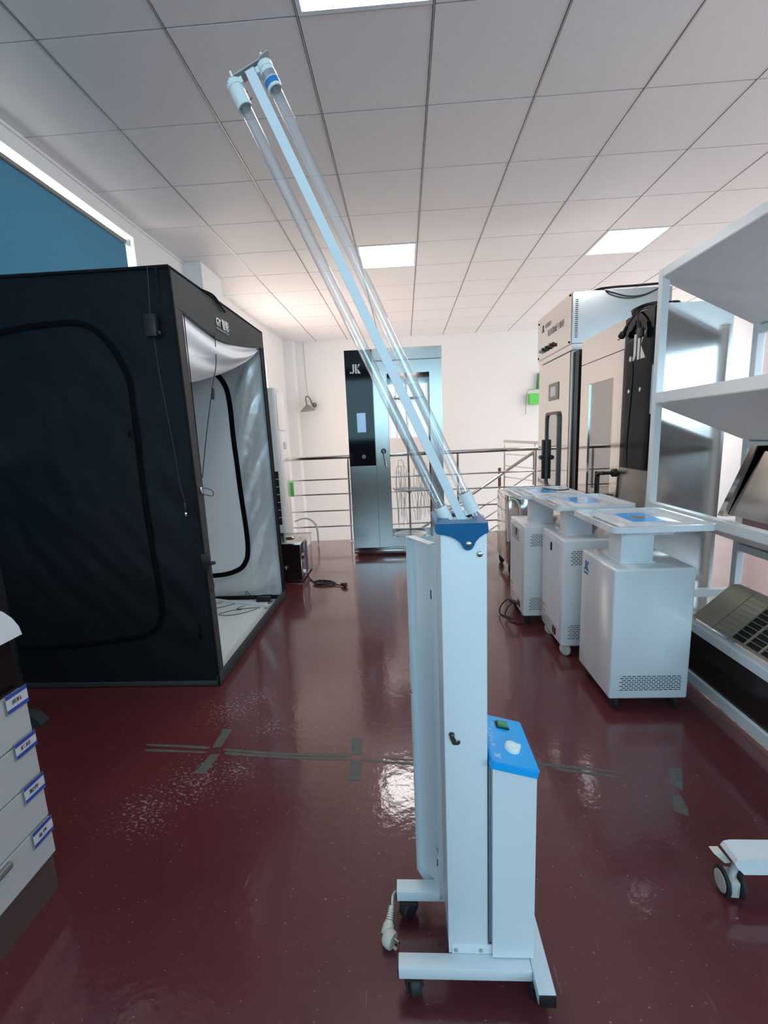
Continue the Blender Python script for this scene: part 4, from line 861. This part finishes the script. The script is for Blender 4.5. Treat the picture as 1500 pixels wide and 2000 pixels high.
for k, (y, mt) in enumerate(((4.78, mat('clear_lamp', (.6, .66, .64), .2)), (4.68, mat('green_lamp', (.02, .06, .04), .3)), (4.58, mat('green_lamp', (.02, .06, .04), .3)), (4.45, mat('brown_lamp', (.09, .03, .02), .3)))):
    m = M(); m.lathe([(.026, 0), (.026, .008), (.017, .010), (.017, .035), (.001, .038)], (X1-.018, y, 2.085), (-1, 0, 0), 16); m.build('indicator', mt, ub)
jk_logo(.065, lambda u, v, w_: (X1-.018-w_, 4.80-u-.0, 2.262+v), None, ink, ub)
text('label_text', '老肯医疗', .045, lambda u, v, w_: (X1-.018-w_, 4.69-u, 2.285+v), None, mat('pale_ink', (.22, .20, .19), .5), ub)
text('label_text', '医用器械干燥柜', .065, lambda u, v, w_: (X1-.018-w_, 4.61-u, 2.195+v), None, mat('pale_ink', (.22, .20, .19), .5), ub)
m = M(); m.box(X1, X1+.03, wy0+.055, wy1-.005, .10, 1.950, .002); d3 = m.build('door', steel_pink, W, smooth=False)
m = M(); m.box(X1+.004, X1+.03, wy0+.002, wy0+.050, .10, 1.950, .002); m.build('door_edge', steel, W, smooth=False)
m = M(); m.box(X1-.006, X1, 4.31, 4.59, 1.575, 1.735, .001); pz = m.build('controller', mat('grey_bezel', (.22, .22, .22), .35), d3, smooth=False)
m = M(); m.box(X1-.008, X1-.006, 4.375, 4.525, 1.612, 1.700); m.build('display', mat('pale_lcd', (.68, .70, .70), .3), pz, smooth=False)
m = M(); hp = rrect(4.26, 4.64, .72, 1.465, .06, 6); hi = [(4.45+(u-4.45)*.86, 1.0925+(v-1.0925)*.93) for u, v in hp]
m.ring(hp, hi, lambda u, v, k: (X1-.020*k, u, v)); m.build('window_gasket', mat('grey_gasket', (.10, .10, .105), .4), d3)
m = M(); m.prism([(4.45+(u-4.45)*.86, 1.0925+(v-1.0925)*.93) for u, v in hp], lambda u, v, w_: (X1-.001-.003*w_, u, v)); m.build('window_glass', glassmat('mirror_glass', (.5, .5, .5), .80, .3), d3)
m = M(); m.box(X1-.050, X1-.02, 4.615, 4.645, .80, 1.20, .008); m.cyl((X1-.05, 4.59, 1.02), (X1-.05, 4.66, 1.02), .024); m.build('handle', black_plastic, d3)
m = M(); m.box(X1+.02, wx1-.01, 3.90, 3.985, .05, 1.94); m.build('gap_shade_block', mat('dark_gap', (.012, .012, .013), .4), W, smooth=False)  # dark block stands in for the shaded gap between the two cabinets
for y in (wy0+.08, wy1-.08):
    for x in (X1+.1, wx1-.1): m = M(); m.cyl((x, y, 0), (x, y, .052), .025); m.build('foot', black_rubber, W)
# cables on top of the cabinets
t = thing('cable', 'thick black cable lying over the top of the tallest steel cabinet', 'cable', (1.6, 4.0, 2.42))
m = M(); m.tube([(1.60, 4.35, 2.428), (1.64, 4.05, 2.432), (1.75, 3.975, 2.430), (1.95, 3.97, 2.432), (2.2, 3.975, 2.44)], .010, 8); m.tube([(1.68, 4.02, 2.43), (1.74, 3.97, 2.39), (1.88, 3.965, 2.35), (2.02, 3.967, 2.36), (2.16, 3.97, 2.42)], .006, 8); m.build('sheath', cable_black, t)
t = thing('cable_coil', 'coil of black power cable with two hanging plugs on the steel cabinet top', 'cable', (1.52, 2.9, 1.98))
m = M()
for k in range(5):
    n = 14; ph = k*.7; rx = .085+.010*k; ry = .21-.020*k
    m.tube([(1.560+rx*math.cos(2*PI*i/n+ph), 2.95+ry*math.sin(2*PI*i/n+ph), 1.984+.006*k+.003*math.sin(3*2*PI*i/n+k)) for i in range(n)], .0045, 6, close=True)
m.build('coil', cable_black, t)
m = M(); m.tube([(1.47, 2.93, 2.00), (1.440, 2.95, 1.97), (1.425, 2.99, 1.93), (1.42, 3.02, 1.90)], .006, 8); m.tube([(1.47, 2.92, 2.00), (1.435, 2.90, 1.97), (1.42, 2.87, 1.93), (1.42, 2.85, 1.90)], .006, 8); m.tube([(1.448, 2.97, 1.72), (1.446, 2.955, 1.62), (1.446, 2.965, 1.45), (1.446, 2.985, 1.2), (1.447, 2.975, 1.035)], .003, 6); m.build('lead', cable_black, t)
m = M(); m.tube([(1.422, 3.005, 1.915), (1.42, 3.04, 1.885)], .011, 10, smooth=False); m.lathe([(.012, 0), (.020, .008), (.022, .034), (.019, .038)], (1.42, 3.035, 1.890), (-.1, .75, -.65), 18); m.cyl((1.417, 3.062, 1.862), (1.414, 3.10, 1.853), .003, seg=8); m.build('plug', black_plastic, t)
m = M(); m.tube([(1.42, 2.855, 1.905), (1.42, 2.835, 1.86)], .012, 10, smooth=False); m.box(1.407, 1.433, 2.805, 2.85, 1.815, 1.868, .006); m.build('plug', black_plastic, t)

# small steel trolley behind the farthest cart
t = thing('steel_trolley', 'small steel trolley with white loop handle behind the farthest cart', 'trolley', (1.05, 4.1, 0))
m = M(); m.box(.905, 1.30, 3.92, 4.40, .10, .735, .006); m.build('body', steel_pink, t)
m = M(); m.box(1.085, 1.28, 3.912, 3.92, .56, .72); m.build('dark_opening', dark_hole, t, smooth=False)
m = M(); m.tube([(.895, 3.90, .33), (.893, 3.90, .58), (.895, 3.89, .67), (.92, 3.885, .715), (.97, 3.885, .69), (.995, 3.885, .62), (1.0, 3.90, .53)], .008, 8); m.build('handle', white_plastic, t)
for x in (.94, 1.26):
    for y in (3.96, 4.36): caster(x, y, .3, black_rubber, .04, .022, .10, t)

# ================================================================== three white equipment carts
def vent(name, x0, x1, z0, z1, rows, m_, parent, axis, at):
    mm = M(); n = int((x1-x0)/.022)
    for r_ in range(rows):
        z = z0+(z1-z0)*(r_+.5)/rows; off = .011*(r_ % 2)
        x = x0+off
        while x < x1-.004:
            e = min(x+.0165, x1)
            if axis == 'y': mm.box(x, e, at-.0006, at+.004, z-.0018, z+.0018)
            else: mm.box(at-.0006, at+.004, x, e, z-.0018, z+.0018)
            x += .022
    return mm.build(name, m_, parent, smooth=False)
def cart(x0, y0, dx, dy, zb, zt, tc, tray_z, neck_x, neck_y, front, cast_m, label, screen=True):
    t = thing('equipment_cart', label, 'cart', (x0+dx/2, y0+dy/2, 0), 0, 'white equipment carts in a row on the right')
    m = M(); m.box(x0, x0+dx, y0, y0+dy, zb, zt, .011, 4); b = m.build('body', white_gloss, t)
    m = M(); nx0, nx1, ny0, ny1 = neck_x[0], neck_x[1], neck_y[0], neck_y[1]
    m.box(nx0, nx1, ny0, ny1, zt-.002, tray_z-.045, .003); m.box(nx0-.008, nx1+.008, ny0-.008, ny1+.008, zt-.0005, zt+.004, .001); m.build('neck', white_metal, t)
    cx, cy = tc; hw, hh_ = .215, .228
    m = M(); m.prism([(nx0-.03, tray_z-.028), (nx0+.01, tray_z-.066), (nx1+.06, tray_z-.066), (nx1+.12, tray_z-.028)], lambda u, v, w_: (u, ny0-.03+(ny1-ny0+.06)*w_, v)); m.build('tray_bracket', white_metal, t, smooth=False)
    out = rrect(cx-hw, cx+hw, cy-hh_, cy+hh_, .032, 6); inn = rrect(cx-hw+.016, cx+hw-.016, cy-hh_+.016, cy+hh_-.016, .020, 6)
    m = M(); m.ring(out, inn, lambda u, v, k: (u, v, tray_z-.026+.026*k))
    m.box(cx-.105, cx+.118, cy-hh_+.015, cy+hh_-.015, tray_z-.024, tray_z-.005, .002)
    m.box(cx-.113, cx-.105, cy-hh_+.015, cy+hh_-.015, tray_z-.026, tray_z+.001, .001)
    m.box(cx-hw+.014, cx-hw+.032, cy-hh_+.015, cy+hh_-.015, tray_z-.026, tray_z-.018); m.box(cx-.140, cx-.113, cy-hh_+.015, cy+hh_-.015, tray_z-.026, tray_z-.018)
    m.box(cx-hw+.03, cx-.138, cy-hh_+.015, cy-hh_+.05, tray_z-.026, tray_z-.018); m.box(cx-hw+.03, cx-.138, cy+hh_-.08, cy+hh_-.015, tray_z-.026, tray_z-.018)
    m.box(cx+.130, cx+hw-.014, cy-hh_+.015, cy+hh_-.015, tray_z-.026, tray_z-.018); m.box(cx+.118, cx+.130, cy-hh_+.015, cy-hh_+.05, tray_z-.026, tray_z-.018); m.box(cx+.118, cx+.130, cy+hh_-.08, cy+hh_-.015, tray_z-.026, tray_z-.018)
    tr = m.build('tray', white_gloss, t)
    m = M(); m.box(cx-.068, cx+.072, cy-.100, cy+.110, tray_z-.005, tray_z-.0035); m.build('touch_screen', screen_mat, tr, smooth=False)
    if front:     # logo side towards the aisle, one wide vent low on the camera side
        vent('vent', x0+.045, x0+dx-.033, .104, .180, 8, dark_hole, b, 'y', y0)
        jk_logo(.050, lambda u, v, w_: (x0-w_, y0+dy-.030-u, .588+v), None, logo_blue, b)
        text('logo_text', '一医疗科技一', .0125, lambda u, v, w_: (x0-w_, y0+dy-.022-u, .570+v), None, logo_blue, b)
    else:
        vent('vent', x0+.040, x0+.165, .552, .636, 8, dark_hole, b, 'y', y0); vent('vent', x0+.036, x0+.165, .115, .205, 8, dark_hole, b, 'y', y0)
        m = M(); m.box(x0-.0015, x0+.002, y0+.055, y0+dy-.006, .160, zt-.035, .001); rp = m.build('rear_panel', white_metal, b, smooth=False)
        m = M(); m.box(x0-.003, x0, y0+.185, y0+.215, .590, .640, .001); m.build('port', dark_hole, rp, smooth=False)
        m = M(); m.box(x0-.0022, x0-.0014, y0+dy-.095, y0+dy-.020, .205, .218); m.box(x0-.0022, x0-.0014, y0+dy-.040, y0+dy-.022, .185, .203); m.build('warning_sticker', yellow_st, rp, smooth=False)
        m = M(); m.box(x0-.0022, x0-.0014, y0+dy-.095, y0+dy-.022, .172, .180); m.build('warning_text', mat('grey_note', (.3, .3, .3), .6), rp, smooth=False)
        m = M(); m.box(x0-.003, x0+.002, y0+.095, y0+.150, .098, .142, .001); ps = m.build('power_inlet', black_plastic, b, smooth=False)
        m = M(); m.box(x0-.005, x0-.003, y0+.100, y0+.120, .108, .134, .001); m.build('power_switch', red_sw, ps, smooth=False)
    for ix, iy in ((.04, .045), (dx-.04, .045), (.04, dy-.045), (dx-.04, dy-.045)): caster(x0+ix, y0+iy, .6 if not front else .15, cast_m, (zb-.002)/2*.9+.003, .020, zb+.001, t)
    return t
c1 = cart(.902, 1.907, .350, .362, .062, .684, (1.072, 2.075), .885, (.968, 1.113), (2.0, 2.125), True, black_rubber, 'nearest white cart, with blue logo and black castors, in front of the rack')
c2 = cart(.856, 2.405, .350, .370, .072, .697, (1.030, 2.640), .885, (.913, 1.055), (2.52, 2.64), False, cream_plastic, 'middle white cart, with cream castors and red switch, behind the nearest cart')
c3 = cart(.758, 2.840, .350, .375, .072, .690, (.945, 3.105), .885, (.835, .972), (2.94, 3.06), False, black_rubber, 'farthest white cart, with a black cord plugged in, nearest the railing')
vent('vent', 2.96, 3.15, .555, .640, 7, dark_hole, [o for o in c3.children if o.name.startswith('body')][0], 'x', .7562)
t = c3
m = M(); m.tube([(.745, 2.955, .125), (.72, 2.985, .135), (.69, 3.02, .125), (.655, 3.06, .06), (.648, 3.055, .010), (.68, 3.01, .006), (.72, 2.96, .006)], .0045, 8); m.tube([(.73, 2.98, .125), (.69, 2.99, .08), (.67, 2.985, .03), (.69, 2.93, .006), (.74, 2.88, .006), (.80, 2.90, .006), (.82, 2.95, .006)], .0040, 8); m.build('cable', cable_black, t)
m = M(); m.tube([(.750, 2.955, .12), (.72, 2.975, .13), (.70, 2.99, .13)], (.012, .010), 10, smooth=False); m.build('plug', black_plastic, t)
t = thing('black_strap', 'short black strap lying curled on the farthest cart tray', 'strap', (1.0, 3.0, .885))
m = M(); m.tube([(.985, 3.20, .8895), (.99, 3.14, .8895), (1.01, 3.08, .8895), (1.05, 3.05, .8895), (1.10, 3.06, .8895), (1.12, 3.09, .8895)], (.004, .009), 8, flat=(0, 0, 1)); m.build('band', cable_black, t)

# ================================================================== white rack (right)
R_ = thing('storage_rack', 'white steel frame rack with grey sloping shelves at the right edge', 'rack', (1.65, 1.8, 0))
fx, bx, ry1, ry0 = 1.392, 1.905, 2.615, 1.22
def rb(name, *a, **k): m = M(); m.box(*a, .002, 1); return m.build(name, rack_white, R_, smooth=False)
w2 = .040
for y in (ry1-w2, ry0): rb('post', fx, fx+w2, y, y+w2, .0, 2.115)
for y in (ry1-w2, ry0): rb('post', bx, bx+w2, y, y+w2, .0, 1.86)
levels = [(2.070, 2.115, 1.80), (1.420, 1.475, 1.19), (.822, .868, .605)]
for z0, z1, zb in levels:
    rb('beam', fx, fx+w2, ry0+w2, ry1-w2, z0, z1)
    rb('beam', bx, bx+w2, ry0+w2, ry1-w2, zb-.04, zb)
    m = M(); m.prism([(fx+.002, z0-.002), (bx+.03, zb-.002), (bx+.03, zb+.004), (fx+.002, z0+.004)], lambda u, v, w_: (u, ry0+w2+(ry1-ry0-w2-.004)*w_, v)); m.build('shelf', grey_sheet, R_, smooth=False)
rb('beam', fx, fx+w2, ry0+w2, ry1-w2, .285, .330); rb('beam', bx, bx+w2, ry0+w2, ry1-w2, .285, .330); rb('beam', fx, fx+w2, ry0+w2, ry1-w2, .020, .072); rb('beam', bx, bx+w2, ry0+w2, ry1-w2, .020, .072)
for z in (.285, .02): rb('beam', fx+w2, bx, ry1-w2, ry1, z, z+.045)
m = M(); m.box(fx+.014, fx+.018, ry0+w2, ry1-w2, .072, .285); m.build('kick_panel', mat('dark_glossy_board', (.030, .020, .018), .22), R_, smooth=False)
# old wall air conditioner lying on the lowest shelf
V = thing('old_air_conditioner', 'old beige air conditioner unit with black grille lying on the lowest rack shelf', 'air conditioner', (1.65, 1.7, .33))
Pa = Vector((1.425, 0, .342)); Pb = Vector((1.600, 0, .505)); un = (Pb-Pa).normalized(); vn = Vector((-un.z, 0, un.x))
def ap(y, s_, n_): p = Pa+un*s_+vn*n_; return (p.x, y, p.z)
LN2 = (Pb-Pa).length
m = M(); m.prism([(0, 0), (LN2, 0), (LN2+.03, -.03), (LN2+.02, -.13), (.10, -.155), (.03, -.06)], lambda u, v, w_: ap(1.31+.87*w_, u, v)); m.build('casing', beige, V, smooth=False)
m = M(); m.prism([(.012, .0008), (LN2-.012, .0008), (LN2-.012, .002), (.012, .002)], lambda u, v, w_: ap(1.32+.60*w_, u, v)); gr = m.build('grille', dark_hole, V, smooth=False)
m = M()
for k in range(9): s_ = .012+(LN2-.024)*k/8; m.prism([(s_-.0014, .001), (s_+.0014, .001), (s_+.0014, .006), (s_-.0014, .006)], lambda u, v, w_: ap(1.32+.60*w_, u, v))
for k in range(9): y = 1.285+.08*k; m.prism([(.012, .001), (LN2-.012, .001), (LN2-.012, .008), (.012, .008)], lambda u, v, w_: ap(y-.004+.008*w_, u, v))
m.build('grille_bars', beige, gr, smooth=False)
m = M()
for k in range(9): s_ = .012+(LN2-.024)*k/8; m.prism([(s_-.0008, .0004), (s_+.0008, .0004), (s_+.0008, .0012), (s_-.0008, .0012)], lambda u, v, w_: ap(1.925+.11*w_, u, v))
m.prism([(0, .0004), (LN2, .0004), (LN2, .0012), (0, .0012)], lambda u, v, w_: ap(2.035+.003*w_, u, v)); m.build('louvre_lines', mat('beige_shadow_line', (.16, .14, .10), .6), V, smooth=False)
# stainless slanted wash unit on the third shelf
Y_ = thing('steel_wash_unit', 'stainless steel unit with slanted end and sink window on the third rack shelf', 'machine', (1.65, 1.7, .78))
m = M(); m.prism([(2.245, .845), (2.06, 1.165), (1.30, 1.165), (1.30, .845)], lambda u, v, w_: (1.60+.24*w_, u, v)); m.build('body', steel, Y_, smooth=False)
m = M(); m.prism([(2.285, .835), (2.105, 1.19), (2.072, 1.19), (2.252, .835)], lambda u, v, w_: (1.575+.29*w_, u, v)); m.build('slanted_frame', steel_pol, Y_, smooth=False)
m = M(); m.box(1.592, 1.602, 1.50, 1.98, 1.01, 1.10, .003); wz = m.build('window_frame', steel_pol, Y_)
m = M(); m.box(1.590, 1.593, 1.52, 1.96, 1.02, 1.09); m.build('window_pane', mat('teal_dark', (.03, .06, .07), .1), wz, smooth=False)
m = M(); m.box(1.57, 1.60, 1.60, 1.93, .868, .885, .004); m.build('black_hose_clip', black_plastic, Y_)
for y in (1.34, 2.15): m = M(); m.prism([(1.60, .7455), (1.84, .6495), (1.84, .845), (1.60, .845)], lambda u, v, w_: (u, y+.04*w_, v)); m.build('foot', steel_pol, Y_, smooth=False)

# ================================================================== wheeled base leg (right foreground)
G = thing('wheeled_stand', 'white wheeled stand leg with grey castor reaching in from the right edge', 'stand', (1.15, 1.11, 0))
m = M(); pr = [(.866, .130), (.858, .118), (.864, .106), (.886, .082), (1.42, .082), (1.42, .132), (.882, .134)]
m.prism(pr, lambda u, v, w_: (u, 1.062+.058*w_, v)); lg = m.build('leg', white_gloss, G)
m = M(); m.box(1.40, 1.52, 1.03, 1.15, .082, .70, .01); m.build('pillar', white_gloss, G)
cc = Vector((.866, 1.082, .038)); dd = Vector((.99, -.10, 0)).normalized()
for s_ in (-1, 1):
    m = M(); c = cc+dd*(.019*s_); m.lathe([(.030, -.006), (.036, -.004), (.038, 0), (.036, .004), (.030, .006)], c, dd, 32); wh = m.build('wheel', black_rubber, G)
    m = M(); m.lathe([(.028, 0), (.027, .0015), (.001, .003)], c+dd*(.006*s_), dd*s_, 28); m.build('wheel_cover', mat('pale_grey_plastic', (.55, .52, .51), .4), wh)
m = M(); m.box(-.012, .012, -.026, .026, .012, .060, .004, 2, Matrix.Translation((cc.x, cc.y, 0)) @ Matrix.Rotation(math.atan2(dd.y, dd.x), 4, 'Z')); m.cyl((cc.x, cc.y, .05), (.885, 1.09, .084), .010); m.build('caster_housing', mat('pale_grey_plastic', (.55, .52, .51), .4), G)
m = M(); m.prism([(-.045, .112), (-.020, .112), (.004, .082), (-.012, .080)], lambda u, v, w_: (cc.x+u, 1.090+.022*w_, v+.008)); m.build('brake_pedal', cream_plastic, G)
for x in (1.40,):
    caster(x+.06, 1.09, 0, black_rubber, .038, .024, .084, G)
